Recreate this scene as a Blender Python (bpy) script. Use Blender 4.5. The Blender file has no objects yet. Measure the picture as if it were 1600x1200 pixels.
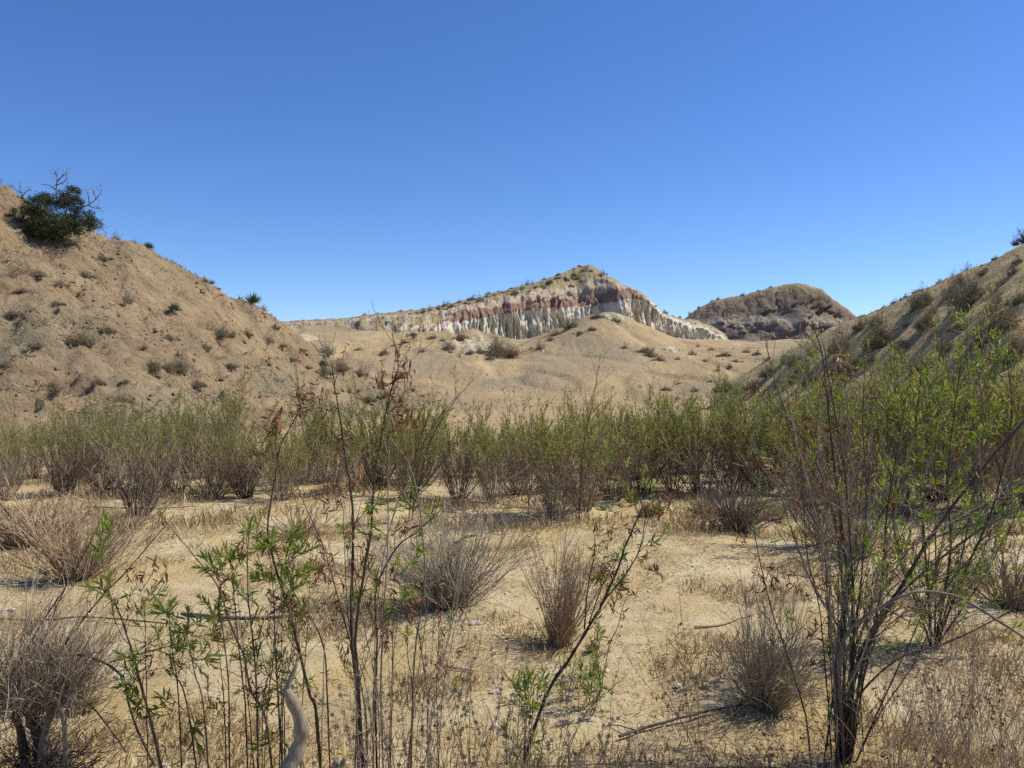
import bpy, math, random
import numpy as np
from mathutils import Vector, Matrix, Quaternion

scene = bpy.context.scene
R = math.radians
# ------------------------------------------------------------------ camera
F = 1244.0            # focal length in photo pixels (28 mm equivalent)
ZC = 2.6              # eye height above the wash floor (standing on a low bank)
cam_d = bpy.data.cameras.new('camera'); cam = bpy.data.objects.new('camera', cam_d)
scene.collection.objects.link(cam); scene.camera = cam
cam_d.lens = 28.0; cam_d.sensor_width = 36.0; cam_d.clip_start = 0.05; cam_d.clip_end = 9000
cam.location = (0, 0, ZC); cam.rotation_euler = (R(90), 0, 0)
# ------------------------------------------------------------------ light
SUN_EL, SUN_FWD = 51.0, 15.0      # elevation; degrees forward (+Y) of due right (+X)
sv = Vector((math.cos(R(SUN_EL))*math.cos(R(SUN_FWD)), math.cos(R(SUN_EL))*math.sin(R(SUN_FWD)), math.sin(R(SUN_EL))))
world = bpy.data.worlds.new('World'); scene.world = world; world.use_nodes = True
wn, wl = world.node_tree.nodes, world.node_tree.links
sky = wn.new('ShaderNodeTexSky'); sky.sky_type = 'NISHITA'; sky.sun_disc = False
sky.sun_elevation = R(SUN_EL); sky.sun_rotation = R(90-SUN_FWD)
sky.altitude = 1800; sky.air_density = 1.0; sky.dust_density = 0.25; sky.ozone_density = 4.0
whs = wn.new('ShaderNodeHueSaturation'); whs.inputs['Saturation'].default_value = 1.20; whs.inputs['Hue'].default_value = 0.510; whs.inputs['Value'].default_value = 1.0
wl.new(sky.outputs['Color'], whs.inputs['Color']); wl.new(whs.outputs['Color'], wn['Background'].inputs['Color']); wn['Background'].inputs['Strength'].default_value = 0.119
sun_d = bpy.data.lights.new('sun', 'SUN'); sun_d.energy = 4.6; sun_d.angle = R(0.53); sun_d.color = (1, 0.945, 0.80)
sun = bpy.data.objects.new('sun', sun_d); scene.collection.objects.link(sun)
sun.rotation_euler = sv.to_track_quat('Z', 'Y').to_euler(); sun.location = (40, 20, 60)
scene.view_settings.view_transform = 'Standard'; scene.view_settings.look = 'None'
scene.view_settings.exposure = 0.42; scene.view_settings.gamma = 1.0; scene.view_settings.use_curve_mapping = False
scene.render.engine = 'CYCLES'
scene.cycles.use_denoising = False
scene.cycles.max_bounces = 6; scene.cycles.diffuse_bounces = 3; scene.cycles.transmission_bounces = 3; scene.cycles.transparent_max_bounces = 4

random.seed(7); RNG = np.random.default_rng(11)

# ------------------------------------------------------------------ numeric helpers
def perlin(x, y, seed=0):
    x = np.asarray(x, float); y = np.asarray(y, float)
    xi = np.floor(x).astype(np.int64); yi = np.floor(y).astype(np.int64)
    xf, yf = x-xi, y-yi
    u = xf*xf*xf*(xf*(xf*6-15)+10); v = yf*yf*yf*(yf*(yf*6-15)+10)
    def g(ix, iy, dx, dy):
        h = (ix*374761393 + iy*668265263 + seed*2246822519) & 0xffffffff
        h = ((h ^ (h >> 13))*1274126177) & 0xffffffff
        h = h ^ (h >> 16)
        a = (h % 3600)/3600.0*2*np.pi
        return np.cos(a)*dx + np.sin(a)*dy
    a = g(xi, yi, xf, yf); b = g(xi+1, yi, xf-1, yf); c = g(xi, yi+1, xf, yf-1); d = g(xi+1, yi+1, xf-1, yf-1)
    return ((a*(1-u)+b*u)*(1-v) + (c*(1-u)+d*u)*v)*1.5
def fbm(x, y, seed=0, oct=4, gain=0.5):
    s = 0; a = 1.0
    for i in range(oct):
        s = s + a*perlin(x*2**i, y*2**i, seed+i*17); a *= gain
    return s
def sst(a, b, x):
    t = np.clip((x-a)/(b-a), 0, 1); return t*t*(3-2*t)
def wp(px, py, Y):
    return ((px-800)*Y/F, Y, ZC-(py-600)*Y/F)
class RBF:
    def __init__(s, pts, smooth=0.0):
        P = np.array(pts, float); s.c = P[:, :2]/50.0; n = len(P)
        K = s.k(s.c, s.c) + smooth*np.eye(n); Q = np.hstack([np.ones((n, 1)), s.c])
        A = np.block([[K, Q], [Q.T, np.zeros((3, 3))]])
        s.w = np.linalg.solve(A, np.concatenate([P[:, 2], np.zeros(3)]))
    @staticmethod
    def k(a, b):
        d2 = ((a[:, None, :]-b[None, :, :])**2).sum(-1) + 1e-12
        return 0.5*d2*np.log(d2)
    def __call__(s, x, y):
        x = np.asarray(x, float); sh = x.shape
        p = np.stack([x.ravel(), np.asarray(y, float).ravel()], 1)/50.0
        out = np.empty(len(p))
        for i in range(0, len(p), 20000):
            q = p[i:i+20000]
            out[i:i+20000] = s.k(q, s.c) @ s.w[:-3] + s.w[-3] + q @ s.w[-2:]
        return out.reshape(sh)

# ------------------------------------------------------------------ mesh helpers
COL = scene.collection
def mesh_np(name, V, faces, mats, smooth=False, attrs=None, mat_idx=None):
    """V (N,3); faces: list of int arrays (M,3)/(M,4)"""
    me = bpy.data.meshes.new(name)
    V = np.asarray(V, np.float32)
    me.vertices.add(len(V)); me.vertices.foreach_set('co', V.ravel())
    faces = [np.asarray(f, np.int32) for f in faces if len(f)]
    tot = np.concatenate([np.full(len(f), f.shape[1], np.int32) for f in faces])
    li = np.concatenate([f.ravel() for f in faces])
    me.loops.add(len(li)); me.loops.foreach_set('vertex_index', li)
    me.polygons.add(len(tot))
    me.polygons.foreach_set('loop_start', np.concatenate([[0], np.cumsum(tot)[:-1]]).astype(np.int32))
    me.polygons.foreach_set('loop_total', tot)
    if mat_idx is not None: me.polygons.foreach_set('material_index', np.asarray(mat_idx, np.int32))
    me.polygons.foreach_set('use_smooth', np.full(len(tot), smooth))
    for k, v in (attrs or {}).items():
        at = me.attributes.new(k, 'FLOAT', 'POINT'); at.data.foreach_set('value', np.asarray(v, np.float32))
    for m in (mats if isinstance(mats, (list, tuple)) else [mats]): me.materials.append(m)
    me.update(calc_edges=True); me.validate()
    return me
def link(name, data, parent=None, loc=None, **props):
    o = bpy.data.objects.new(name, data); COL.objects.link(o)
    if parent is not None: o.parent = parent
    if loc is not None: o.location = loc
    for k, v in props.items(): o[k] = v
    return o
def thing(name, label, cat, loc, group=None, rz=0.0, sc=None):
    o = link(name, None, None, loc, label=label, category=cat); o.empty_display_size = 0.2
    if group: o['group'] = group
    o.rotation_euler = (0, 0, rz)
    if sc is not None: o.scale = sc
    return o
def grid_faces(nu, nv):
    i = np.arange((nu-1)*(nv-1)); a = (i//(nv-1))*nv + i % (nv-1)
    return np.stack([a, a+nv, a+nv+1, a+1], 1)
def sheet(name, xs, ys, zf, mat, smooth=True):
    X, Y = np.meshgrid(xs, ys, indexing='ij'); Z = zf(X, Y)
    return mesh_np(name, np.stack([X.ravel(), Y.ravel(), Z.ravel()], 1), [grid_faces(len(xs), len(ys))], mat, smooth)

class Geo:
    """collects tubes and leaves into one mesh; tint = per-vertex variation"""
    def __init__(s): s.V = []; s.F3 = []; s.F4 = []; s.T = []; s.n = 0
    def tube(s, P, r0, r1, k=3, tint=None, cap=True):
        P = np.asarray(P, float); n = len(P)
        if n < 2: return
        r = np.linspace(r0, r1, n) if np.isscalar(r0) else np.asarray(r0)
        t = np.gradient(P, axis=0); t /= (np.linalg.norm(t, axis=1)[:, None]+1e-9)
        ref = np.array([0.31, 0.95, 0.05]) if abs(t[0, 1]) < 0.9 else np.array([1.0, 0, 0])
        a = np.cross(t, ref); a /= (np.linalg.norm(a, axis=1)[:, None]+1e-9); b = np.cross(t, a)
        th = np.arange(k)*2*np.pi/k
        V = P[:, None, :] + r[:, None, None]*(np.cos(th)[None, :, None]*a[:, None, :] + np.sin(th)[None, :, None]*b[:, None, :])
        i = np.arange((n-1)*k); row = i//k; c = i % k; c2 = (c+1) % k
        s.F4.append(np.stack([row*k+c, row*k+c2, (row+1)*k+c2, (row+1)*k+c], 1) + s.n)
        s.V.append(V.reshape(-1, 3)); tv = RNG.random() if tint is None else tint
        s.T.append(np.full(n*k, tv)); s.n += n*k
        if cap:
            s.F3.append(np.array([[s.n-k+j, s.n-k+(j+1) % k, s.n] for j in range(k)]))
            s.V.append((P[-1]+t[-1]*r[-1]*0.8)[None]); s.T.append(np.array([tv])); s.n += 1
    def leaves(s, pos, dr, L, W, tint, fold=0.25, bend=0.0):
        """lanceolate folded leaves; arrays"""
        pos = np.asarray(pos, float); m = len(pos)
        if m == 0: return
        dr = np.asarray(dr, float); dr = dr/(np.linalg.norm(dr, axis=1)[:, None]+1e-9)
        L = np.broadcast_to(L, m)[:, None]; W = np.broadcast_to(W, m)[:, None]
        q = RNG.normal(size=(m, 3)); sd = np.cross(dr, q); sd /= (np.linalg.norm(sd, axis=1)[:, None]+1e-9); nm = np.cross(sd, dr)
        p0 = pos; mid = pos+dr*L*0.45 + nm*L*bend*0.4; tip = pos+dr*L*0.97 - nm*L*bend*0.6
        l = mid+sd*W*0.5+nm*W*fold; r = mid-sd*W*0.5+nm*W*fold
        V = np.stack([p0, l, tip, r], 1).reshape(-1, 3); b = np.arange(m)*4+s.n
        s.F3.append(np.stack([b, b+1, b+2], 1)); s.F3.append(np.stack([b, b+2, b+3], 1))
        s.V.append(V); s.T.append(np.repeat(np.broadcast_to(tint, m), 4)); s.n += 4*m
    def build(s, name, mat, smooth=False):
        V = np.concatenate(s.V); fs = []
        if s.F3: fs.append(np.concatenate(s.F3))
        if s.F4: fs.append(np.concatenate(s.F4))
        return mesh_np(name, V, fs, mat, smooth, {'tint': np.concatenate(s.T)})
def spline(P, n):
    """Catmull-Rom through P, n samples"""
    P = np.asarray(P, float); Q = np.vstack([2*P[0]-P[1], P, 2*P[-1]-P[-2]])
    t = np.linspace(0, len(P)-1-1e-6, n); i = t.astype(int); f = (t-i)[:, None]
    a, b, c, d = Q[i], Q[i+1], Q[i+2], Q[i+3]
    return 0.5*((2*b)+(-a+c)*f+(2*a-5*b+4*c-d)*f*f+(-a+3*b-3*c+d)*f**3)
def unit(v): v = np.asarray(v, float); return v/(np.linalg.norm(v)+1e-9)
def curve_stem(rng, p, d, L, n=7, up=0.3, wob=0.12):
    """a wandering shoot from p along d, turning up (or down for up<0)"""
    pts = [np.array(p, float)]; d = unit(d); st = L/(n-1)
    for _ in range(n-1):
        d = unit(d + rng.normal(size=3)*wob + np.array([0, 0, up])/(n-1)); pts.append(pts[-1]+d*st)
    return np.array(pts)

# ------------------------------------------------------------------ materials
def new_mat(name):
    m = bpy.data.materials.new(name); m.use_nodes = True; nt = m.node_tree
    return m, nt.nodes, nt.links, nt.nodes['Principled BSDF']
def ramp(nodes, stops, interp='LINEAR'):
    r = nodes.new('ShaderNodeValToRGB'); cr = r.color_ramp; cr.interpolation = interp
    while len(cr.elements) > 1: cr.elements.remove(cr.elements[-1])
    for i, (p, c) in enumerate(stops):
        e = cr.elements[0] if i == 0 else cr.elements.new(p)
        e.position = p; e.color = (*c, 1)
    return r
def noise(nodes, links, vec, scale, detail=4, rough=0.6, dist=0.0):
    n = nodes.new('ShaderNodeTexNoise'); n.inputs['Scale'].default_value = scale; n.inputs['Detail'].default_value = detail
    n.inputs['Roughness'].default_value = rough; n.inputs['Distortion'].default_value = dist
    if vec is not None: links.new(vec, n.inputs['Vector'])
    return n
def mapping(nodes, links, vec, scale):
    m = nodes.new('ShaderNodeMapping'); m.inputs['Scale'].default_value = scale; links.new(vec, m.inputs['Vector']); return m.outputs[0]
def mixc(nodes, links, fac, a, b, mode='MIX'):
    m = nodes.new('ShaderNodeMix'); m.data_type = 'RGBA'; m.blend_type = mode
    for sock, v in ((m.inputs[0], fac), (m.inputs[6], a), (m.inputs[7], b)):
        if isinstance(v, bpy.types.NodeSocket): links.new(v, sock)
        elif isinstance(v, (int, float)): sock.default_value = v
        else: sock.default_value = (*v, 1)
    return m.outputs[2]
def soil(name, stops, scale, patch, patch_scale, speck, speck_scale, bump=0.5, bump_scale=8, bump_dist=0.05, far=None):
    m, n, l, b = new_mat(name)
    pos = n.new('ShaderNodeNewGeometry').outputs['Position']
    n1 = noise(n, l, pos, scale, 8, 0.65, 0.4); r1 = ramp(n, stops); l.new(n1.outputs['Fac'], r1.inputs['Fac'])
    col1 = r1.outputs['Color']
    if far:
        sp = n.new('ShaderNodeSeparateXYZ'); l.new(pos, sp.inputs[0]); mr = n.new('ShaderNodeMapRange'); mr.inputs['From Min'].default_value = far[1]; mr.inputs['From Max'].default_value = far[2]; l.new(sp.outputs['Y'], mr.inputs['Value'])
        col1 = mixc(n, l, mr.outputs[0], col1, far[0])
    n2 = noise(n, l, pos, patch_scale, 5, 0.6, 0.6); r2 = ramp(n, [(0.46, (0, 0, 0)), (0.62, (1, 1, 1))]); l.new(n2.outputs['Fac'], r2.inputs['Fac'])
    c = mixc(n, l, r2.outputs['Color'], col1, patch if not far else mixc(n, l, mr.outputs[0], patch, tuple(v*0.85 for v in far[0])))
    n3 = noise(n, l, pos, speck_scale, 3, 0.7); r3 = ramp(n, [(0.60, (0, 0, 0)), (0.70, (0.75, 0.75, 0.75))]); l.new(n3.outputs['Fac'], r3.inputs['Fac'])
    c = mixc(n, l, r3.outputs['Color'], c, speck)
    l.new(c, b.inputs['Base Color']); b.inputs['Roughness'].default_value = 0.95
    b.inputs['Specular IOR Level'].default_value = 0.1
    bn = noise(n, l, pos, bump_scale, 8, 0.7); bp = n.new('ShaderNodeBump')
    bp.inputs['Strength'].default_value = bump; bp.inputs['Distance'].default_value = bump_dist
    l.new(bn.outputs['Fac'], bp.inputs['Height']); l.new(bp.outputs[0], b.inputs['Normal'])
    return m
def tinted(name, stops, rough=0.8, transl=0.0, spec=0.3, obj_var=0.12):
    """colour from per-vertex tint through a ramp, nudged by the object's random value"""
    m, n, l, b = new_mat(name)
    at = n.new('ShaderNodeAttribute'); at.attribute_name = 'tint'
    oi = n.new('ShaderNodeObjectInfo'); ma = n.new('ShaderNodeMath'); ma.operation = 'MULTIPLY_ADD'
    ma.inputs[1].default_value = obj_var; l.new(oi.outputs['Random'], ma.inputs[0])
    l.new(at.outputs['Fac'], ma.inputs[2])
    r = ramp(n, stops); l.new(ma.outputs[0], r.inputs['Fac']); l.new(r.outputs['Color'], b.inputs['Base Color'])
    b.inputs['Roughness'].default_value = rough; b.inputs['Specular IOR Level'].default_value = spec
    if transl:
        t = n.new('ShaderNodeBsdfTranslucent'); mx = n.new('ShaderNodeMixShader'); mx.inputs[0].default_value = transl
        hs = n.new('ShaderNodeHueSaturation'); hs.inputs['Value'].default_value = 1.5; hs.inputs['Saturation'].default_value = 1.15
        l.new(r.outputs['Color'], hs.inputs['Color']); l.new(hs.outputs[0], t.inputs['Color'])
        l.new(b.outputs[0], mx.inputs[1]); l.new(t.outputs[0], mx.inputs[2]); l.new(mx.outputs[0], n['Material Output'].inputs['Surface'])
    return m
M_ground = soil('wash_soil', [(0.28, (0.36, 0.275, 0.15)), (0.45, (0.475, 0.375, 0.215)), (0.58, (0.55, 0.455, 0.28)), (0.74, (0.66, 0.575, 0.405))], 1.1,
                (0.47, 0.345, 0.165), 0.55, (0.27, 0.20, 0.11), 16, 0.9, 22, 0.05, ((0.37, 0.275, 0.155), 19, 34))
M_lhill = soil('red_brown_slope', [(0.28, (0.19, 0.13, 0.08)), (0.45, (0.30, 0.215, 0.13)), (0.58, (0.365, 0.27, 0.165)), (0.74, (0.46, 0.365, 0.24))], 0.3,
               (0.265, 0.22, 0.145), 0.10, (0.14, 0.11, 0.075), 2.2, 1.0, 1.8, 0.55)
M_rhill = soil('tan_slope', [(0.3, (0.30, 0.225, 0.115)), (0.5, (0.44, 0.335, 0.175)), (0.7, (0.54, 0.43, 0.245))], 0.4,
               (0.34, 0.27, 0.15), 0.16, (0.18, 0.135, 0.085), 3.2, 0.9, 3.0, 0.25)
M_valley = soil('valley_soil', [(0.30, (0.255, 0.19, 0.11)), (0.45, (0.35, 0.26, 0.15)), (0.55, (0.39, 0.285, 0.16)), (0.70, (0.45, 0.36, 0.225))], 0.11,
                (0.28, 0.225, 0.145), 0.045, (0.235, 0.18, 0.115), 1.3, 0.9, 1.2, 0.42)
M_far = soil('far_ridge', [(0.35, (0.24, 0.20, 0.18)), (0.65, (0.34, 0.29, 0.26))], 0.03, (0.28, 0.24, 0.22), 0.01, (0.12, 0.11, 0.10), 0.12, 0.6, 0.1, 4)
M_stone = soil('pale_stone', [(0.3, (0.34, 0.30, 0.25)), (0.7, (0.60, 0.56, 0.49))], 6, (0.42, 0.37, 0.3), 3, (0.25, 0.2, 0.16), 20, 0.5, 20, 0.02)
M_leaf = tinted('willow_leaf', [(0.0, (0.11, 0.14, 0.036)), (0.4, (0.205, 0.235, 0.052)), (0.75, (0.33, 0.315, 0.075)), (1.0, (0.38, 0.26, 0.10))], 0.5, 0.45, 0.3, 0.2)
M_fleaf = tinted('near_leaf', [(0.0, (0.075, 0.115, 0.024)), (0.5, (0.135, 0.19, 0.036)), (0.85, (0.22, 0.265, 0.055)), (1.0, (0.33, 0.28, 0.08))], 0.5, 0.4, 0.25, 0.35)
M_dead = tinted('dead_leaf', [(0.0, (0.075, 0.036, 0.022)), (0.5, (0.16, 0.07, 0.038)), (0.9, (0.28, 0.14, 0.065)), (1.0, (0.42, 0.26, 0.12))], 0.7, 0.25)
M_bark = tinted('dark_bark', [(0.0, (0.045, 0.033, 0.026)), (0.6, (0.10, 0.072, 0.055)), (1.0, (0.20, 0.155, 0.12))], 0.85)
M_gbark = tinted('grey_bark', [(0.0, (0.11, 0.09, 0.075)), (0.6, (0.20, 0.165, 0.135)), (1.0, (0.36, 0.31, 0.26))], 0.85)
M_twig = tinted('brown_twig', [(0.0, (0.14, 0.105, 0.07)), (0.5, (0.25, 0.19, 0.13)), (1.0, (0.40, 0.325, 0.235))], 0.9)
M_gtwig = tinted('grey_twig', [(0.0, (0.19, 0.155, 0.11)), (0.5, (0.31, 0.26, 0.185)), (1.0, (0.47, 0.405, 0.305))], 0.9)
M_tan = tinted('tan_twig', [(0.0, (0.20, 0.13, 0.075)), (0.5, (0.32, 0.225, 0.135)), (1.0, (0.45, 0.35, 0.23))], 0.9)
M_straw = tinted('straw', [(0.0, (0.27, 0.19, 0.10)), (0.5, (0.45, 0.345, 0.19)), (1.0, (0.63, 0.53, 0.35))], 0.8, 0.2)
M_sage = tinted('sage_leaf', [(0.0, (0.15, 0.13, 0.075)), (0.6, (0.24, 0.205, 0.125)), (1.0, (0.34, 0.285, 0.18))], 0.8, 0.1)
M_jun = tinted('evergreen_leaf', [(0.0, (0.03, 0.042, 0.015)), (0.6, (0.058, 0.075, 0.026)), (1.0, (0.10, 0.115, 0.045))], 0.7, 0.1)
M_yucca = tinted('yucca_leaf', [(0.0, (0.07, 0.10, 0.05)), (1.0, (0.16, 0.20, 0.10))], 0.5)
M_seed = tinted('seed_head', [(0.0, (0.15, 0.12, 0.10)), (1.0, (0.32, 0.27, 0.22))], 0.9)
M_snag = tinted('weathered_wood', [(0.0, (0.17, 0.13, 0.10)), (1.0, (0.33, 0.265, 0.21))], 0.8, obj_var=0.3)
for _m in (M_snag, M_bark, M_gbark):
    _n, _l = _m.node_tree.nodes, _m.node_tree.links
    _t = noise(_n, _l, mapping(_n, _l, _n.new('ShaderNodeTexCoord').outputs['Object'], (60, 60, 9)), 1.5, 5, 0.7); _b = _n.new('ShaderNodeBump'); _b.inputs['Strength'].default_value = 0.8; _b.inputs['Distance'].default_value = 0.006
    _l.new(_t.outputs['Fac'], _b.inputs['Height']); _l.new(_b.outputs[0], _n['Principled BSDF'].inputs['Normal'])
    _r = ramp(_n, [(0.3, (0.45, 0.43, 0.40)), (0.65, (1.15, 1.12, 1.1))]); _l.new(_t.outputs['Fac'], _r.inputs['Fac']); _o = _n['Principled BSDF'].inputs['Base Color'].links[0].from_socket
    _l.new(mixc(_n, _l, 1.0, _o, _r.outputs['Color'], 'MULTIPLY'), _n['Principled BSDF'].inputs['Base Color'])

# strata of the cliffs, driven by the 'strat' attribute
def strata_mat(name, stops, streak=0.10):
    m, n, l, b = new_mat(name)
    at = n.new('ShaderNodeAttribute'); at.attribute_name = 'strat'
    pos = n.new('ShaderNodeNewGeometry').outputs['Position']
    nz = noise(n, l, mapping(n, l, pos, (0.9, 0.9, 0.12)), 1.0, 6, 0.65)
    ma = n.new('ShaderNodeMath'); ma.operation = 'MULTIPLY_ADD'; ma.inputs[1].default_value = streak; l.new(nz.outputs['Fac'], ma.inputs[0])
    su = n.new('ShaderNodeMath'); su.operation = 'SUBTRACT'; l.new(at.outputs['Fac'], su.inputs[0]); su.inputs[1].default_value = streak*0.5
    l.new(su.outputs[0], ma.inputs[2])
    r = ramp(n, stops); l.new(ma.outputs[0], r.inputs['Fac'])
    n2 = noise(n, l, pos, 0.8, 8, 0.7, 0.5); r2 = ramp(n, [(0.3, (0.62, 0.60, 0.57)), (0.65, (1.12, 1.1, 1.08))]); l.new(n2.outputs['Fac'], r2.inputs['Fac'])
    c = mixc(n, l, 1.0, r.outputs['Color'], r2.outputs['Color'], 'MULTIPLY')
    l.new(c, b.inputs['Base Color']); b.inputs['Roughness'].default_value = 0.95; b.inputs['Specular IOR Level'].default_value = 0.1
    bn = noise(n, l, mapping(n, l, pos, (1, 1, 0.35)), 2.2, 8, 0.7); bp = n.new('ShaderNodeBump')
    bp.inputs['Strength'].default_value = 0.7; bp.inputs['Distance'].default_value = 0.14
    l.new(bn.outputs['Fac'], bp.inputs['Height']); l.new(bp.outputs[0], b.inputs['Normal'])
    return m
capc, pink, red, white, talus = (0.26, 0.21, 0.115), (0.40, 0.315, 0.235), (0.245, 0.16, 0.125), (0.53, 0.49, 0.39), (0.39, 0.295, 0.17)
M_cliff = strata_mat('banded_cliff', [(0.0, capc), (0.17, (0.30, 0.24, 0.15)), (0.22, (0.40, 0.35, 0.27)), (0.27, pink), (0.375, pink), (0.42, red), (0.585, red), (0.605, white), (0.86, white), (0.91, talus), (1.0, talus)])
M_butte = strata_mat('grey_butte_rock', [(0.0, (0.30, 0.245, 0.145)), (0.10, (0.21, 0.17, 0.105)), (0.2, (0.17, 0.135, 0.095)), (0.36, (0.155, 0.12, 0.09)), (0.5, (0.20, 0.16, 0.12)), (0.58, (0.33, 0.295, 0.225)), (0.66, (0.20, 0.155, 0.12)), (0.85, (0.26, 0.20, 0.15)), (1.0, (0.37, 0.30, 0.20))], 0.42)

# ------------------------------------------------------------------ the lie of the land
def z_ground(x, y):
    bank = 1.0*(1-sst(0.3, 5.2, y))
    und = 0.07*fbm(x*0.22, y*0.22, 3, 3) + (0.035*fbm(x*1.1, y*1.1, 9, 4)-0.03*sst(0.25, 0.5, perlin(x*2.6, y*2.6, 12)))*(1-sst(20, 40, y))
    return bank + und - 0.5*sst(75, 130, y) - 0.05
def P3(px, py, Y): return wp(px, py, Y)
lh = [(*wp(px, 600, Y)[:2], -0.4) for px, Y in [(-420, 28), (-250, 29), (-100, 30), (0, 31), (150, 34), (300, 38), (450, 45), (550, 53), (625, 64), (670, 78), (695, 98)]]
sk = [(-420, 150, 60), (-250, 205, 61), (-100, 258, 62), (0, 300, 63), (60, 334, 63), (150, 369, 64), (200, 387, 65), (240, 402, 66), (290, 427, 68), (330, 451, 70), (370, 475, 72), (420, 499, 75), (450, 514, 78), (490, 541, 82), (530, 567, 86), (570, 594, 90), (610, 618, 95)]
lh += [wp(*p) for p in sk]
lh += [wp(*p) for p in [(0, 437, 51), (150, 470, 54), (300, 521, 60), (400, 553, 66), (480, 583, 73), (540, 606, 79), (-150, 405, 50), (-300, 370, 48)]]
for px, py, Y in sk:
    q = wp(px, py, Y); lh.append((q[0]*(1+16/Y), Y+16, q[2]-5.0 - 2)); lh.append((q[0]*(1+34/Y), Y+34, min(q[2]-12, -0.5)))
rb_l = RBF(lh, 2e-4)
def z_lhill(x, y):
    b = rb_l(x, y); k = sst(-0.3, 1.5, b)
    led = perlin(x*0.35+0.2*y, (b+0.25*x)*0.55, 41); led2 = np.abs(perlin(x*0.9, y*0.9+b*0.5, 45))
    rough = 0.30*fbm(x*0.16, y*0.16, 21, 3) + 0.30*sst(0.05, 0.35, led)*sst(0.2, 0.6, fbm(x*0.12, y*0.12, 5, 2)+0.5) + 0.34*(0.25-led2) + 0.16*fbm(x*1.1, y*1.1, 8, 3)*(0.6+fbm(x*0.1, y*0.1, 6, 2)) + 0.25*sst(0.1, 0.3, perlin(x*0.6+3, y*0.5+b*0.6, 47))
    q = b/0.95 + 0.5*fbm(x*0.11, y*0.11, 51, 2); fr = q-np.floor(q); ter = (np.floor(q)+sst(0.38, 0.62, fr)-q)*0.95*sst(0.0, 0.35, fbm(x*0.15, y*0.15, 53, 3))
    rill = -0.35*sst(0.72, 1.0, 1-np.abs(perlin(x*0.22+0.1*y, y*0.07, 55)))
    return b + k*(rough + ter*0.9 + rill)
rh = [(*wp(px, 600, Y)[:2], -0.4) for px, Y in [(1030, 112), (1060, 98), (1100, 84), (1180, 66), (1300, 50), (1450, 37), (1600, 29.5), (1750, 26), (1950, 23.5)]]
skr = [(1105, 608, 98), (1150, 590, 92), (1200, 563, 86), (1250, 539, 81), (1300, 514, 76), (1340, 498, 73), (1390, 478, 70), (1430, 458, 67), (1470, 440, 65), (1520, 420, 62), (1560, 404, 60), (1600, 383, 58), (1700, 330, 56), (1950, 215, 54)]
rh += [wp(*p) for p in skr] + [wp(*p) for p in [(1130, 616, 82), (1200, 607, 73), (1250, 594, 68), (1350, 560, 60), (1450, 522, 53), (1600, 482, 45), (1750, 440, 42)]]
for px, py, Y in skr:
    q = wp(px, py, Y); rh.append((q[0]*(1+16/Y), Y+16, q[2]-5)); rh.append((q[0]*(1+34/Y), Y+34, min(q[2]-11, -0.5)))
rb_r = RBF(rh, 2e-4)
def z_rhill(x, y):
    b = rb_r(x, y); k = sst(-0.3, 1.5, b)
    return b + k*(-0.3*sst(0.72, 1.0, 1-np.abs(perlin(x*0.08, y*0.2+0.1*x, 63))) + 0.32*fbm(x*0.15, y*0.15, 61, 3) + 0.16*(0.25-np.abs(perlin(x*0.8, y*0.8, 65))) + 0.07*fbm(x*1.4, y*1.4, 68, 3))
vp = [(x, 66, -0.6) for x in (-60, -40, -20, 0, 20, 40, 60)] + [(x, 78, -0.1) for x in (-45, -20, 0, 20, 40)]
vp += [wp(*p) for p in [(650, 622, 92), (800, 622, 92), (950, 622, 92), (1100, 618, 92), (600, 592, 106), (750, 588, 106), (900, 583, 106), (1050, 582, 106), (1150, 576, 106), (520, 560, 112), (470, 538, 116), (420, 520, 122),
    (600, 547, 120), (700, 548, 121), (760, 553, 119), (800, 562, 118), (870, 552, 121), (950, 546, 123), (1020, 549, 123), (1080, 556, 122), (1140, 551, 126), (1200, 545, 132),
    (740, 513, 140), (786, 529, 141), (812, 533, 142), (840, 528, 144), (870, 515, 146), (905, 497, 143), (935, 490, 142), (960, 490, 142.5), (985, 496, 143), (1010, 511, 147), (1040, 529, 152), (1070, 531, 159), (1100, 533, 166), (1150, 533, 176), (1190, 535, 182), (1250, 530, 190),
    (940, 517, 133), (880, 531, 133), (1000, 529, 133), (840, 543, 131), (1060, 541, 136),
    (715, 524, 133), (690, 520, 136), (650, 516, 137), (600, 514, 135), (550, 515, 134), (500, 509, 138), (450, 508, 144), (400, 506, 150)]]
vp += [(x, 205, 12.0) for x in (-60, -30, 0, 30, 60, 90)] + [(-70, 170, 11), (75, 160, 8), (80, 120, 4), (-75, 130, 7)]
rb_v = RBF(vp, 5e-4)
def z_valley(x, y):
    b = rb_v(x, y); k = sst(78, 100, y)
    rid = np.abs(perlin(x*0.09+0.35*y*0.05, y*0.05, 81))
    return b + k*(0.3*fbm(x*0.07, y*0.07, 83, 2) - 0.38*sst(0.8, 1.0, 1-rid) - 0.10*sst(0.8, 1, 1-np.abs(perlin(x*0.25, y*0.06, 84))) + 0.06*fbm(x*0.9, y*0.9, 86, 3)) + sst(112, 122, y)*0.42*fbm(x*0.28, y*0.28, 88, 4)*sst(0.0, 0.5, 1-np.abs(x+8)/18)
def z_far(x, y):
    r = 54 + 5*perlin(x*0.012, 0*x, 91) + 2.5*perlin(x*0.05, 0*x, 92) - 0.006*np.abs(x+150)
    return -2 + r*sst(560, 655, y)*(1-0.5*sst(700, 900, y)) + 3*fbm(x*0.02, y*0.02, 95, 4)*sst(570, 640, y)*(1-sst(640, 660, y))

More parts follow.
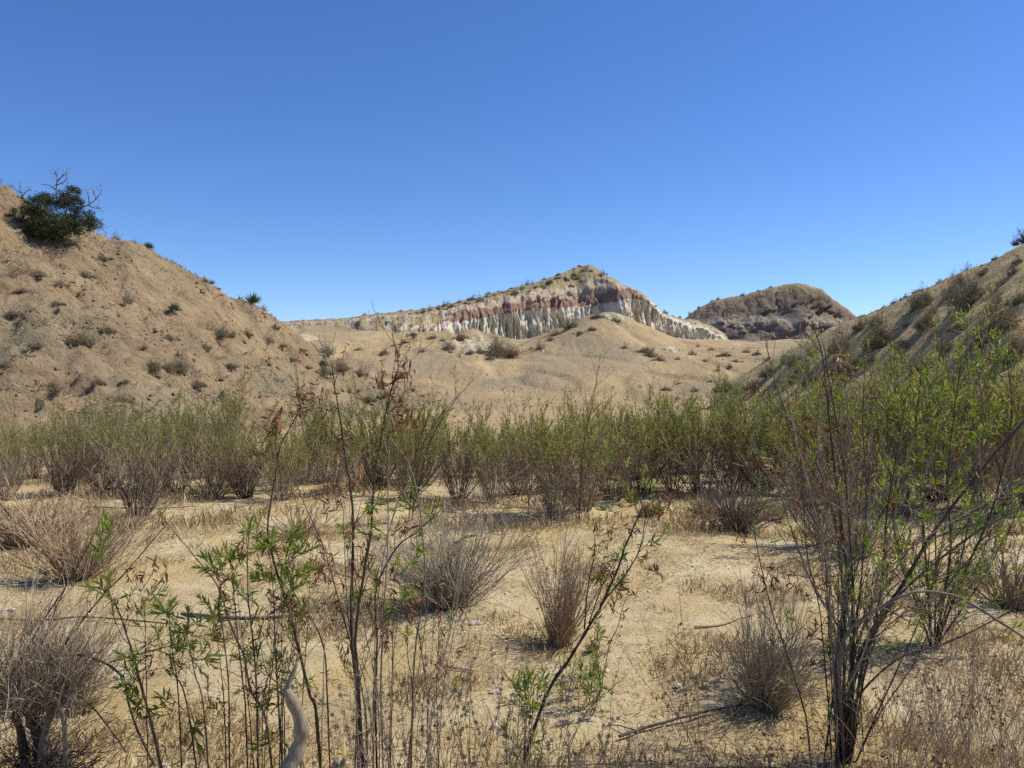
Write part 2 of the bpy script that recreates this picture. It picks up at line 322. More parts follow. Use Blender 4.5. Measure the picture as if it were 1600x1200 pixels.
def axis(lo, hi, step, lim, grow=1.12):
    a = list(np.arange(lo, hi+1e-6, step)); s = step; r = []
    v = hi
    while v < lim[1]: s *= grow; v += s; r.append(v)
    s = step; v = lo; l = []
    while v > lim[0]: s *= grow; v -= s; l.append(v)
    return np.array(l[::-1]+a+r)
link('ground', sheet('ground', axis(-11, 11, 0.09, (-3500, 3500)), axis(2, 20, 0.09, (-300, 4000)), z_ground, M_ground), kind='structure')
link('hill_left', sheet('hill_left', np.arange(-75, -4, 0.19), np.arange(26.5, 112, 0.21), z_lhill, M_lhill), kind='structure')
link('hill_right', sheet('hill_right', np.arange(12, 82, 0.23), np.arange(22, 120, 0.3), z_rhill, M_rhill), kind='structure')
link('valley_slope', sheet('valley_slope', np.arange(-72, 92, 0.42), np.arange(67, 205, 0.42), z_valley, M_valley), kind='structure')
link('far_ridge', sheet('far_ridge', np.arange(-520, 300, 4.0), np.arange(540, 900, 5.0), z_far, M_far), kind='structure')

M_pale = soil('pale_outcrop_soil', [(0.3, (0.38, 0.31, 0.205)), (0.7, (0.52, 0.46, 0.34))], 0.8, (0.45, 0.36, 0.23), 0.3, (0.30, 0.24, 0.16), 3.0, 0.9, 2.5, 0.3)
def outcrop(cx, cy, rx, ry, seed):
    def zf(x, y):
        m = fbm(x*0.28, y*0.28, seed, 4)*0.9+1.0-1.15*np.sqrt(((x-cx)/rx)**2+((y-cy)/ry)**2)
        return z_valley(x, y) - 0.12 + 0.42*sst(0.1, 0.75, m) + 0.18*fbm(x*0.9, y*0.9, seed+3, 3)*sst(0.2, 0.7, m) - 0.3*(1-sst(0.0, 0.2, m))
    link('pale_outcrop', sheet('pale_outcrop', np.arange(cx-1.6*rx, cx+1.6*rx, 0.22), np.arange(cy-1.6*ry, cy+1.6*ry, 0.22), zf, M_pale), kind='structure')
outcrop(-5.8, 126, 5.5, 10, 141); outcrop(-31.5, 119, 2.2, 3.5, 145); outcrop(17.5, 138.5, 3.2, 5, 149); outcrop(26, 128, 2.5, 6, 153)
# cliffs: sheets running along the face (s) and down from behind the crest to the foot (v)
def cliff(name, tab, Yf, Yc, mat, flute, seed, step, strat_rows, noband=lambda p, s: s, dfr=(0.45, 0.28, 0.12), lump=0.95):
    """tab rows: px, then py of: crest, cap edge, band 2 top, band 3 top, foot"""
    tab = np.array(tab, float); px = np.arange(tab[0, 0], tab[-1, 0], step)
    cols = [np.interp(px, tab[:, 0], tab[:, i]) for i in range(1, 6)]
    ker = np.ones(9)/9
    cols = [np.convolve(np.pad(c, 4, 'edge'), ker, 'valid') for c in cols]
    cols = [c+w*(fbm(px*0.045, 0*px+i, seed+40+i, 4)) for i, (c, w) in enumerate(zip(cols, (1.6, 2.6, 3.4, 3.2, 1.5)))]
    Yf_ = np.interp(px, [a for a, _ in Yf], [b for _, b in Yf]); Yf_ = np.convolve(np.pad(Yf_, 15, 'edge'), np.ones(31)/31, 'valid')
    dep = [Yf_+Yc, Yf_+Yc*dfr[0], Yf_+Yc*dfr[1], Yf_+Yc*dfr[2], Yf_]
    pts = []                     # (x,y,z,strat) control rows
    Zc = ZC-(cols[0]-600)*dep[0]/F
    x0 = (px-800)*dep[0]/F
    ctrl = [np.stack([x0*1.16, dep[0]+22, Zc-14], 1), np.stack([x0*1.05, dep[0]+7, Zc-2.0], 1)]
    for c, d in zip(cols, dep): ctrl.append(np.stack([(px-800)*d/F, d, ZC-(c-600)*d/F], 1))
    foot = ctrl[-1]; ctrl.append(np.stack([foot[:, 0], foot[:, 1]-1.6, foot[:, 2]-1.5], 1)); ctrl.append(np.stack([foot[:, 0], foot[:, 1]-3.0, foot[:, 2]-5.0], 1))
    nper = [4, 6, 16, 9, 16, 26, 5, 3]; rows = []; st = []; kk = []
    for i, nn in enumerate(nper):
        for j in range(nn):
            f = j/nn; rows.append(ctrl[i]*(1-f)+ctrl[i+1]*f); st.append(strat_rows[i]*(1-f)+strat_rows[i+1]*f); kk.append(i+f)
    rows.append(ctrl[-1]); st.append(strat_rows[-1]); kk.append(8)
    P = np.array(rows); st = np.array(st); kk = np.array(kk)        # rows x px x 3
    X, Z = P[:, :, 0], P[:, :, 2]; K = kk[:, None]
    s = np.repeat((foot[:, 0]*0.93 + foot[:, 1]*0.35)[None, :], P.shape[0], 0) + 0.25*perlin(X*0.3, Z*0.4, seed+31)
    fl = np.abs(perlin(s*0.62+0.05*Z, Z*0.05+3.3, seed))*1.1 + 0.45*np.abs(perlin(s*1.5, Z*0.09, seed+1)) + 0.10*np.abs(perlin(s*3.4, Z*0.15, seed+2))
    gul = fbm(s*0.35, Z*0.25, seed+5, 4) + 1.3*np.abs(perlin(s*0.13, Z*0.06, seed+6)) + 0.5*perlin(s*0.2, Z*0.35, seed+7)
    fl = fl*(0.55+0.9*sst(-0.5, 0.5, perlin(s*0.11, Z*0.1, seed+8)))
    wf = sst(4.6, 5.2, K)*(1-sst(6.0, 6.9, K)); wr = sst(3.4, 4.2, K)*(1-sst(4.8, 5.3, K)); wc = sst(0.5, 2.2, K)*(1-sst(3.8, 4.6, K))
    d = np.clip(sst(640, 725, px)*0.9+0.18, 0, 1)[None, :]*flute*(wf*(fl-0.35)*2.0 + wr*(fl-0.35)*1.1 + wc*gul*0.6) + lump*(gul-0.3)*sst(2.4, 4, K)*(1-sst(6, 7, K))
    P[:, :, 1] += d*0.85; P[:, :, 0] -= d*0.3
    P[:, :, 2] += wc*0.35*fbm(X*0.5, P[:, :, 1]*0.5, seed+9, 4)*sst(2.0, 2.6, K)
    strat = np.repeat(st[:, None], P.shape[1], 1) + (0.028*fbm(X*0.12, Z*0.3, seed+12, 4) + 0.026*fbm(s*0.8, Z*0.2, seed+14, 3))*sst(1.5, 3, K)*(1-0.65*sst(5.2, 5.6, K))
    strat = noband(px[None, :], strat)
    me = mesh_np(name, P.reshape(-1, 3), [grid_faces(P.shape[0], P.shape[1])], mat, True, {'strat': strat.ravel()})
    o = link(name, me, kind='structure')
    return o, px, P, kk
SR = [0.0, 0.0, 0.0, 0.2, 0.4, 0.6, 0.81, 0.88, 1.0]
tabA = [(400, 506, 508, 510, 513, 516), (470, 500, 504, 508, 512, 517), (540, 497, 501, 505, 508, 515), (560, 494, 498, 501, 504, 513), (600, 489, 494, 497, 501, 514), (650, 484, 493, 499, 507, 516), (700, 475, 483, 490, 504, 512), (750, 464, 474, 483, 499, 513),
        (786, 454, 465, 478, 492, 529), (810, 448, 460, 474, 487, 533), (837, 441, 456, 470, 482, 529), (865, 432, 454, 467, 480, 517), (893, 421, 452, 468, 480, 503), (907, 415.5, 448, 470, 481, 500), (920, 413.5, 441, 465, 480, 500),
        (935, 419, 436, 458, 477, 498), (949, 429, 437, 453, 471, 497), (963, 437, 441, 449, 470, 497), (977, 446, 447, 449, 468, 496), (992, 452.5, 453.5, 455, 467, 503), (1005, 458, 459, 460, 467, 511), (1015, 468, 469, 470, 473, 519), (1034, 488, 489, 490, 491, 530), (1060, 497, 498.5, 501, 504, 533), (1085, 499, 502, 507, 512, 534), (1110, 506, 509, 513, 518, 537), (1150, 536, 538, 540, 542, 548)]
oA, pxA, PA, kA = cliff('banded_cliff', tabA, [(400, 142), (540, 135), (650, 134), (750, 140), (850, 150), (905, 158), (945, 157), (968, 153), (1005, 160), (1040, 168), (1150, 184)], 17, M_cliff, 1.25, 101, 0.4, SR, lambda p, s: np.where((p < 700+9*np.sin(s*30)) & (s > 0.3) & ((s < 0.60) | (p < 612) | (np.sin(p*0.33+s*14) > 0.2)), 0.15+0.08*np.sin(p*0.21), np.where((p > 1014) & (s > 0.34) & (s < 0.62), 0.64, np.where((p < 672) & (s > 0.6), s*0.5+0.42*(np.sin(p*0.13+s*9) > -0.1), s))))
tabB = [(1040, 505, 509, 514, 520, 531), (1072, 497, 502, 508, 514, 531), (1095, 478, 486, 496, 508, 530), (1120, 468, 477, 490, 505, 531), (1160, 462, 470, 486, 504, 533), (1190, 452, 462, 482, 503, 534), (1220, 446, 458, 480, 503, 535), (1245, 442, 452, 476, 503, 536), (1265, 446, 453, 476, 504, 537), (1285, 452, 458, 479, 506, 538), (1300, 465, 470, 486, 510, 539), (1320, 480, 484, 495, 516, 540), (1335, 492, 495, 504, 521, 541), (1370, 512, 515, 522, 531, 545), (1420, 525, 528, 534, 540, 550)]
oB, pxB, PB, kB = cliff('grey_butte', tabB, [(1040, 222), (1120, 216), (1200, 206), (1260, 200), (1330, 206), (1420, 222)], 30, M_butte, 0.45, 131, 0.5, SR, dfr=(0.72, 0.46, 0.22), lump=2.6)

LAND = [(z_ground, (-1e5, 1e5, -300, 4000)), (z_lhill, (-75, -4.3, 26.5, 111.5)), (z_rhill, (12, 81.7, 22, 119.5)), (z_valley, (-72, 91.5, 67, 204))]
def land(x, y):
    x = np.asarray(x, float); y = np.asarray(y, float); z = np.full(x.shape, -50.0)
    for f, (a, b, c, d) in LAND:
        m = (x >= a) & (x <= b) & (y >= c) & (y <= d)
        if m.any(): z[m] = np.maximum(z[m], f(x[m], y[m]))
    return z
YS = np.concatenate([np.arange(2.5, 30, 0.05), np.arange(30, 200, 0.2)])
def hit(px, py):
    """first land point seen through photo pixel (px,py): a place in the world"""
    x = (px-800)*YS/F; z = ZC-(py-600)*YS/F
    k = np.nonzero(land(x, YS) >= z)[0]
    if not len(k): return None
    Y = YS[k[0]]; return np.array([(px-800)*Y/F, Y, float(land(np.array([x[k[0]]]), np.array([Y]))[0])])
def skyline(px, y0=40, y1=105):
    ys = YS[(YS > y0) & (YS < y1)]; x = (px-800)*ys/F; e = (land(x, ys)-ZC)/ys; i = int(np.argmax(e))
    return np.array([x[i], ys[i], e[i]*ys[i]+ZC])
def zg(x, y): return float(z_ground(np.array([x]), np.array([y]))[0])
# ------------------------------------------------------------------ plant generators (each returns [(part name, mesh), ...] at the origin)
def rdir(rng, tilt0, tilt1, az=None):
    a = rng.uniform(0, 2*np.pi) if az is None else az; t = R(rng.uniform(tilt0, tilt1))
    return np.array([math.cos(a)*math.sin(t), math.sin(a)*math.sin(t), math.cos(t)])
def belt_shrub(seed, H=2.0, W=1.3, nst=26, leafy=1.0, bare=0.42, tip=0.5):
    """many-stemmed willow-like shrub: bare grey stems below, leafy shoots above"""
    rng = np.random.default_rng(seed); S = Geo(); T = Geo(); L = Geo(); D = Geo()
    lp, ld, dp, dd = [], [], [], []
    for i in range(nst):
        az = rng.uniform(0, 2*np.pi); rad = rng.uniform(0, 0.16)
        p = np.array([math.cos(az)*rad, math.sin(az)*rad, -0.06])
        d = rdir(rng, 2, 46, az+rng.normal()*0.5); ln = H*min(rng.uniform(0.5, 1.0)+rng.exponential(0.07), 1.22)
        st = curve_stem(rng, p, d, ln, 9, 0.5, 0.085); S.tube(st, rng.uniform(0.007, 0.015), 0.0025, 4)
        for j in range(rng.integers(9, 14)):
            f = rng.uniform(0.22, 0.97); k = f*8; a = int(k); q = st[a]*(1-(k-a))+st[min(a+1, 8)]*(k-a)
            dv = unit(st[min(a+1, 8)]-st[a]); td = unit(dv+rng.normal(size=3)*0.38+np.array([0, 0, 0.25]))
            tw = curve_stem(rng, q, td, rng.uniform(0.25, 0.66)*(1.15-0.4*f), 5, 0.45, 0.12); T.tube(tw, 0.0045, 0.002, 3, cap=False)
            for m in range(2):
                k2 = rng.integers(1, 4); t2 = curve_stem(rng, tw[k2], unit(tw[k2+1]-tw[k2]+rng.normal(size=3)*0.02+rdir(rng, 0, 70)*0.05), rng.uniform(0.15, 0.32), 4, 0.3, 0.2)
                T.tube(t2, 0.003, 0.0014, 3, cap=False)
                zz = t2[-1][2]/H
                if rng.random() < leafy*sst(bare-0.1, bare+0.28, zz)+0.03:
                    for b in range(rng.integers(3, 7)):
                        g = rng.uniform(0.15, 1)*3; c = min(int(g), 2); lp.append(t2[c]*(1-(g-c))+t2[c+1]*(g-c)); ld.append(unit(t2[c+1]-t2[c])+rng.normal(size=3)*0.42)
                elif rng.random() < 0.10:
                    for b in range(4): dp.append(t2[-1]+rng.normal(size=3)*0.02); dd.append(rng.normal(size=3)+np.array([0, 0, -1.2]))
            if rng.random() < leafy*sst(bare-0.05, bare+0.25, tw[-1][2]/H):
                for b in range(rng.integers(5, 10)):
                    g = rng.uniform(0.3, 1)*4; c = min(int(g), 3); lp.append(tw[c]*(1-(g-c))+tw[c+1]*(g-c)); ld.append(unit(tw[c+1]-tw[c])+rng.normal(size=3)*0.5)
        for j in range(9):        # dense dead twigs in the skirt
            f = rng.uniform(0.08, 0.6); a = int(f*8); td = unit(rng.normal(size=3)*0.6+d*0.8)
            T.tube(curve_stem(rng, st[a], td, rng.uniform(0.3, 0.6), 5, 0.2, 0.22), 0.0045, 0.002, 3, cap=False)
    lp = np.array(lp); n = len(lp)
    tone = np.clip(0.38+0.3*perlin(lp[:, 0]*2.1+seed, lp[:, 2]*2.1+lp[:, 1], seed)+rng.normal(size=n)*0.2, 0, 1)
    L.leaves(lp, ld, rng.uniform(0.045, 0.085, n), rng.uniform(0.011, 0.018, n), tone, 0.2, 0.12)
    parts = [('stems', S.build('shrub_stems', M_twig if seed % 2 else M_bark)), ('twigs', T.build('shrub_twigs', M_twig)), ('foliage', L.build('shrub_foliage', M_leaf))]
    if dp: D.leaves(np.array(dp), np.array(dd), 0.06, 0.016, rng.random(len(dp)), 0.4, 0.3); parts.append(('dead_leaves', D.build('shrub_dead_leaves', M_dead)))
    return parts
def broom_bush(seed, H=0.95, W=0.9, n=90, sub=4, mat=None, matb=None, spread=52, r=0.0032, curl=0.55, litter=True):
    """leafless dry bush: fine stems fanning out of one crown"""
    rng = np.random.default_rng(seed); S = Geo(); T = Geo()
    for i in range(n):
        d = rdir(rng, 2, spread); az = math.atan2(d[1], d[0]); p = np.array([math.cos(az)*0.07*rng.random(), math.sin(az)*0.07*rng.random(), -0.04])
        ln = H*rng.uniform(0.6, 1.12)*(1+0.15*np.hypot(d[0], d[1])); d2 = unit(d*np.array([W/H*0.8, W/H*0.8, 1]))
        ln *= 0.8+0.3*math.sin(az*2+seed)+0.12*math.sin(az*5+seed*3); st = curve_stem(rng, p, unit(d2+np.array([0.12*math.sin(seed), 0.1*math.cos(seed), 0])), ln, 7, curl*rng.uniform(0.1, 1.4), 0.15)
        if rng.random() < 0.12: st = st[:4]
        S.tube(st, r*rng.uniform(1.1, 2.0), r*0.5, 3, cap=False)
        if len(st) < 7: continue
        for j in range(sub):
            a = rng.integers(1, 6); td = unit(unit(st[a+1]-st[a])+rng.normal(size=3)*0.42)
            T.tube(curve_stem(rng, st[a], td, ln*rng.uniform(0.12, 0.42), 4, 0.3, 0.2), r*0.8, r*0.35, 3, cap=False)
    parts = [('stems', S.build('bush_stems', mat or M_twig)), ('twigs', T.build('bush_twigs', matb or mat or M_twig))]
    return parts
def hill_bush(seed, H=0.9, W=1.2, n=110, leafy=0.5, mat=None, r=0.0045):
    """low rounded desert scrub seen from afar: coarse twigs with sparse small leaves"""
    rng = np.random.default_rng(seed); S = Geo(); L = Geo(); lp = []
    lobes = [(np.array([0.0, 0, 0]), 1.0), (np.array([W*rng.uniform(0.25, 0.5), rng.normal()*0.2, 0]), rng.uniform(0.4, 0.7)), (np.array([-W*rng.uniform(0.2, 0.5), rng.normal()*0.25, 0]), rng.uniform(0.3, 0.6))]
    for i in range(n):
        off, ls = lobes[0 if i % 5 < 3 else i % 5-2]; d = rdir(rng, 0, 78); d2 = unit(d*np.array([W/H, W/H, 1.0])); az = math.atan2(d[1], d[0]); ln = (0.5*W+(H-0.5*W)*d[2]**2)*rng.uniform(0.45, 1.1)*(0.85+0.28*math.sin(az+seed)+0.18*math.sin(3*az+seed*2))*ls
        st = curve_stem(rng, off+np.array([d[0]*0.05*W, d[1]*0.05*W, -0.05]), d2, ln, 5, 0.15, 0.15); S.tube(st, r*1.3, r*0.5, 3, cap=False)
        for j in range(4):
            a = rng.integers(1, 4); tw = curve_stem(rng, st[a], unit(unit(st[a+1]-st[a])+rng.normal(size=3)*0.5), ln*rng.uniform(0.2, 0.4), 4, 0.25, 0.2); S.tube(tw, r*0.8, r*0.4, 3, cap=False)
            if rng.random() < leafy:
                for b in range(7): lp.append(tw[rng.integers(1, 4)]+rng.normal(size=3)*0.035)
    parts = [('twigs', S.build('scrub_twigs', mat or M_gtwig))]
    if lp:
        lp = np.array(lp); L.leaves(lp, rng.normal(size=lp.shape)+np.array([0, 0, 0.5]), rng.uniform(0.04, 0.07, len(lp)), 0.022, rng.random(len(lp)))
        parts.append(('foliage', L.build('scrub_foliage', M_sage)))
    return parts
def yucca(seed, n=90, Rr=0.75):
    rng = np.random.default_rng(seed); L = Geo()
    ds = np.array([rdir(rng, 3, 88) for _ in range(n)]); L.leaves(ds*0.04+np.array([0, 0, 0.05]), ds, rng.uniform(0.7, 1.0, n)*Rr, 0.045, rng.random(n), 0.3, 0.06)
    B = Geo(); B.tube([(0, 0, -0.1), (0, 0, 0.06), (0.01, 0, 0.14)], 0.12, 0.06, 7)
    return [('leaves', L.build('yucca_leaves', M_yucca)), ('crown', B.build('yucca_crown', M_tan))]
def put(parts, name, label, cat, loc, group, rz, sc):
    t = thing(name, label, cat, tuple(float(v) for v in loc), group, rz, sc)
    for pn, me in parts:
        o = link(pn, me, t)
        if pn != 'crown': o['kind'] = 'stuff'
    return t
ORD = 'first second third fourth fifth sixth seventh eighth ninth tenth eleventh twelfth thirteenth fourteenth fifteenth sixteenth seventeenth eighteenth nineteenth twentieth'.split()
TENS = {20: 'twenty', 30: 'thirty', 40: 'forty', 50: 'fifty', 60: 'sixty'}
def nth(i):
    if i < 20: return ORD[i]
    t, u = divmod(i+1, 10)
    return {2: 'twentieth', 3: 'thirtieth', 4: 'fortieth', 5: 'fiftieth', 6: 'sixtieth'}[t] if u == 0 else TENS[t*10]+'-'+ORD[u-1]

# ------------------------------------------------------------------ the belt of leafy shrubs across the wash
BV = [belt_shrub(200+i, 2.0, 1.3, [26, 24, 30, 22, 24, 28][i], [0.8, 0.95, 0.68, 0.9, 1.0, 0.45][i], [0.47, 0.43, 0.54, 0.45, 0.41, 0.58][i]) for i in range(6)]
# photo column, row of the foot, row of the top, variant
BELT = [(8, 782, 690, 5), (95, 777, 652, 2), (165, 772, 640, 5), (216, 806, 655, 2), (275, 772, 628, 0), (332, 778, 645, 5), (385, 778, 662, 2), (440, 782, 655, 1), (520, 772, 645, 3), (590, 764, 640, 4), (640, 776, 636, 1),
        (715, 778, 655, 0), (768, 787, 638, 3), (806, 772, 640, 5), (866, 810, 628, 3), (916, 797, 640, 1), (955, 782, 652, 2), (1000, 774, 612, 4), (1050, 764, 615, 1), (1096, 774, 622, 0), (1146, 770, 608, 3), (1196, 768, 600, 4),
        (1286, 850, 655, 5), (1250, 776, 612, 1), (1335, 772, 592, 4), (1402, 800, 560, 1), (1470, 782, 560, 4), (1542, 800, 548, 1), (1604, 790, 565, 4)]
Z2L = ['straw-brown', 'green']
belt = sorted(BELT)
for i, (px, pf, pt, v) in enumerate(belt):
    Y = ZC*F/(pf-600)*1.0; x = (px-800)*Y/F; z = zg(x, Y); Y = (ZC-z)*F/(pf-600); x = (px-800)*Y/F
    h = (pf-pt)*Y/F; s = h/2.02
    kind = {5: 'mostly bare brown shrub', 2: 'sparse olive-green shrub'}.get(v, 'green-topped many-stemmed shrub')
    put(BV[v], 'willow_shrub', f'{kind} in front row of shrub belt, {nth(i)} from the left', 'shrub', (x, Y, z), 'front row of the shrub belt', RNG.uniform(0, 6.28), (s*RNG.uniform(0.95, 1.3), s*1.05, s*RNG.uniform(0.8, 1.2)))
row2 = sorted([(px+RNG.uniform(-16, 16), RNG.uniform(19.5, 25)) for px in range(20, 1620, 41)])
for i, (px, Y) in enumerate(row2):
    x = (px-800)*Y/F; z = zg(x, Y); top = np.interp(px, [0, 300, 600, 800, 1000, 1200, 1400, 1600], [652, 638, 640, 640, 628, 610, 586, 578])+RNG.uniform(-32, 32)
    s = (ZC-(top-600)*Y/F-z)/2.02; v = int(RNG.integers(0, 5))
    put(BV[v], 'willow_shrub', f'shrub half hidden in the back row of shrub belt, {nth(i)} from the left', 'shrub', (x, Y, z), 'back row of the shrub belt', RNG.uniform(0, 6.28), (s*1.1, s, s))

# ------------------------------------------------------------------ dry bushes standing on the open floor
def floor_bush(parts, H0, px, pf, h_px, w_k, label, rz=None, name='dry_bush', cat='bush'):
    Y = ZC*F/(pf-600)
    for _ in range(3): x = (px-800)*Y/F; z = zg(x, Y); Y = (ZC-z)*F/(pf-600)
    s = h_px*1.18*Y/F/H0
    return put(parts, name, label, cat, ((px-800)*Y/F, Y, z), 'dry bushes on the open floor', RNG.uniform(0, 6.28) if rz is None else rz, (s*w_k, s*w_k, s))
floor_bush(broom_bush(301, 0.95, 1.05, 300, 6, M_gtwig, M_gtwig, 66, 0.0030, 0.35), 0.95, 702, 948, 150, 1.0, 'wide dense grey-brown leafless bush in the middle of the open floor')
floor_bush(broom_bush(302, 0.95, 0.75, 150, 4, M_tan, M_tan, 50, 0.0030, 0.5), 0.95, 872, 1008, 150, 0.92, 'vase-shaped tan leafless bush right of the wide grey-brown bush')
floor_bush(broom_bush(303, 0.8, 1.0, 240, 5, M_tan, M_tan, 68, 0.0036, 0.4), 0.8, 118, 905, 118, 1.05, 'straw-coloured spraying dry bush on the left above the dark stump bush')
floor_bush(broom_bush(304, 0.6, 1.1, 220, 5, M_twig, M_tan, 74, 0.0040, 0.3), 0.6, 45, 852, 75, 1.3, 'low brown dry bush at the left edge below the shrub belt')
floor_bush(broom_bush(305, 0.6, 0.9, 200, 5, M_twig, M_twig, 66, 0.0045, 0.4), 0.6, 1152, 828, 72, 1.0, 'rounded brown dry bush beside a straw tuft right of centre')
floor_bush(broom_bush(306, 0.85, 1.0, 260, 7, M_gtwig, M_gtwig, 62, 0.0024, 0.3), 0.85, 1196, 1105, 150, 1.0, 'fine grey twiggy dome bush left of the big right-hand shrub trunk')
floor_bush(broom_bush(307, 0.7, 0.8, 90, 5, M_twig, M_tan, 58, 0.0040, 0.4), 0.7, 1335, 872, 95, 1.0, 'brown dry bush behind the big right-hand shrub stems')
floor_bush(broom_bush(308, 0.8, 0.9, 110, 4, M_twig, M_tan, 60, 0.0036, 0.4), 0.8, 1580, 950, 125, 1.1, 'reddish-brown dry bush at the right edge of the floor')
floor_bush(broom_bush(309, 0.5, 1.0, 100, 4, M_tan, M_tan, 72, 0.0036, 0.3), 0.5, 470, 838, 58, 1.2, 'low straw-coloured bush behind the green-tufted left stems')
floor_bush(broom_bush(310, 0.5, 1.0, 100, 4, M_tan, M_twig, 72, 0.0036, 0.3), 0.5, 182, 832, 52, 1.2, 'small brown dry bush below the left part of the shrub belt')
floor_bush(broom_bush(311, 0.5, 0.9, 80, 4, M_tan, M_tan, 60, 0.0036, 0.3), 0.5, 1100, 800, 40, 1.3, 'small straw bush at the foot of the shrub belt right of centre')

# ------------------------------------------------------------------ scrub on the hills
HV = [hill_bush(400, 0.62, 1.3, 240, 0.7), hill_bush(401, 0.8, 1.15, 210, 0.6, M_twig), hill_bush(402, 0.5, 1.4, 240, 0.8), hill_bush(403, 1.0, 0.95, 130, 0.3, M_gtwig), hill_bush(404, 0.58, 1.3, 240, 0.85, M_tan)]
HW = [1.3, 1.2, 1.4, 1.1, 1.3]
YV = [yucca(451), yucca(452, 80)]
def scrub(lst, where, group, sky_y=None, name='desert_scrub', look='grey-brown scrub bush'):
    for i, (px, py, w, *v) in enumerate(sorted(lst)):
        q = hit(px, py+w*0.18) if sky_y is None else skyline(px, *sky_y)
        if q is None: q = skyline(px)
        k = v[0] if v else int(RNG.integers(0, 5)); s = w*q[1]/F/HW[k]
        put(HV[k], name, f'{look} {where}, {nth(i)} from the left', 'bush', (q[0], q[1], q[2]-0.06-(0.16*s if sky_y else 0)), group, RNG.uniform(0, 6.28), (s*RNG.uniform(0.8, 1.25), s*RNG.uniform(0.8, 1.2), s*RNG.uniform(0.7, 1.1)*(1.4 if 'right hill slope' in where else 1.0)))
LH1 = [(200, 468, 36), (130, 530, 46), (265, 525, 30), (345, 520, 46), (225, 540, 24), (240, 572, 42), (280, 578, 50), (85, 600, 44), (190, 618, 46), (155, 596, 26), (196, 597, 22), (20, 492, 36), (130, 425, 34, 2), (62, 425, 40, 2), (95, 440, 26, 3), (36, 452, 30, 2), (90, 470, 34, 2), (8, 570, 28), (60, 540, 26), (170, 520, 22), (320, 540, 24), (360, 570, 26), (310, 600, 30), (385, 520, 22), (20, 430, 30), (160, 400, 30, 2)]
scrub(LH1, 'on the face of the left hill', 'scrub on the left hill face')
scrub([(430, 510, 16), (420, 532, 22), (440, 538, 20), (512, 548, 46), (532, 570, 44), (505, 582, 26), (562, 582, 34), (597, 603, 20), (470, 545, 18), (575, 622, 26), (605, 615, 20), (545, 610, 18), (480, 572, 16), (455, 560, 16)], "on the left hill's right flank", 'scrub on the left hill flank')
scrub([(180, 370, 18, 3), (210, 388, 12, 3), (270, 412, 13, 3), (307, 434, 10, 3), (320, 442, 26, 0), (338, 454, 13, 0), (412, 492, 15, 3)], 'on the skyline of the left hill', 'scrub along the left skyline', (45, 100))
for px, w, lab, k in ((232, 22, 'small round yucca on the left skyline between scrub bushes', 0), (395, 36, 'large dark spiky yucca at the lower end of the left skyline', 1)):
    q = skyline(px, 45, 100); s = w*q[1]/F/1.35; put(YV[k], 'yucca', lab, 'yucca', (q[0], q[1], q[2]-0.05), 'yuccas on the left hill', 0.5, (s, s, s))
for px, py, w, lab in ((272, 488, 30, 'green yucca on the left hill face beneath the skyline'), (505, 575, 24, 'pale green yucca low on the flank of left hill')):
    q = hit(px, py); s = w*q[1]/F/1.35; put(YV[0], 'yucca', lab, 'yucca', q, 'yuccas on the left hill', 1.5, (s, s, s))
RH1 = [(1370, 500, 30), (1344, 508, 26), (1444, 506, 36, 1), (1377, 526, 54), (1446, 466, 42), (1484, 456, 40), (1520, 460, 60), (1565, 442, 20, 3), (1592, 466, 34), (1494, 508, 32), (1568, 500, 66, 1), (1409, 536, 30), (1415, 509, 12), (1425, 485, 12), (1499, 487, 36), (1538, 424, 24, 2), (1584, 424, 16), (1319, 540, 40), (1333, 572, 50), (1363, 560, 22), (1357, 541, 26), (1547, 485, 30), (1582, 545, 64, 4), (1240, 562, 30), (1272, 548, 24), (1205, 580, 28), (1232, 592, 30), (1262, 592, 28), (1292, 576, 34), (1135, 603, 30), (1155, 610, 32), (1182, 602, 28), (1300, 545, 22), (1390, 580, 44), (1440, 570, 40), (1480, 540, 34), (1530, 530, 44), (1410, 560, 24), (1225, 560, 20), (1590, 408, 16, 2), (1500, 440, 26), (1255, 575, 22), (1460, 485, 14), (1560, 470, 26)]
RH1 = [(p[0], p[1], p[2]*1.2, *p[3:]) for p in RH1]
scrub(RH1, 'on the shaded right hill slope', 'scrub on the right hill')
scrub([(1349, 493, 14), (1372, 482, 10), (1383, 478, 12), (1397, 470, 24, 0), (1415, 461, 17, 1), (1428, 456, 9), (1441, 448, 26, 2), (1470, 438, 18), (1490, 430, 16), (1510, 421, 18), (1541, 407, 15, 2), (1557, 398, 16, 0), (1575, 390, 11, 2)], 'on the skyline of the right hill', 'scrub along the right skyline', (40, 105))
scrub([(600, 549, 24), (675, 526, 20), (700, 541, 32), (745, 541, 20), (775, 545, 52), (792, 552, 26), (842, 541, 26), (645, 521, 16), (735, 549, 16), (765, 558, 22), (892, 506, 32), (905, 518, 20), (925, 512, 16), (975, 542, 14), (1008, 545, 34), (1028, 560, 22), (1056, 546, 12), (1082, 552, 14), (1102, 562, 16), (1131, 552, 20), (1150, 562, 18), (1122, 577, 16), (1167, 548, 18), (1182, 552, 16), (860, 528, 18), (1015, 553, 26), (935, 492, 22), (720, 528, 30), (690, 530, 16), (632, 533, 14), (960, 500, 20), (870, 520, 22), (1060, 560, 12), (560, 545, 12), (620, 562, 12), (660, 548, 12), (1090, 540, 10), (1200, 560, 18), (1110, 545, 12), (1140, 572, 14)],
      'on the valley slope below the banded cliff', 'scrub on the valley slope')
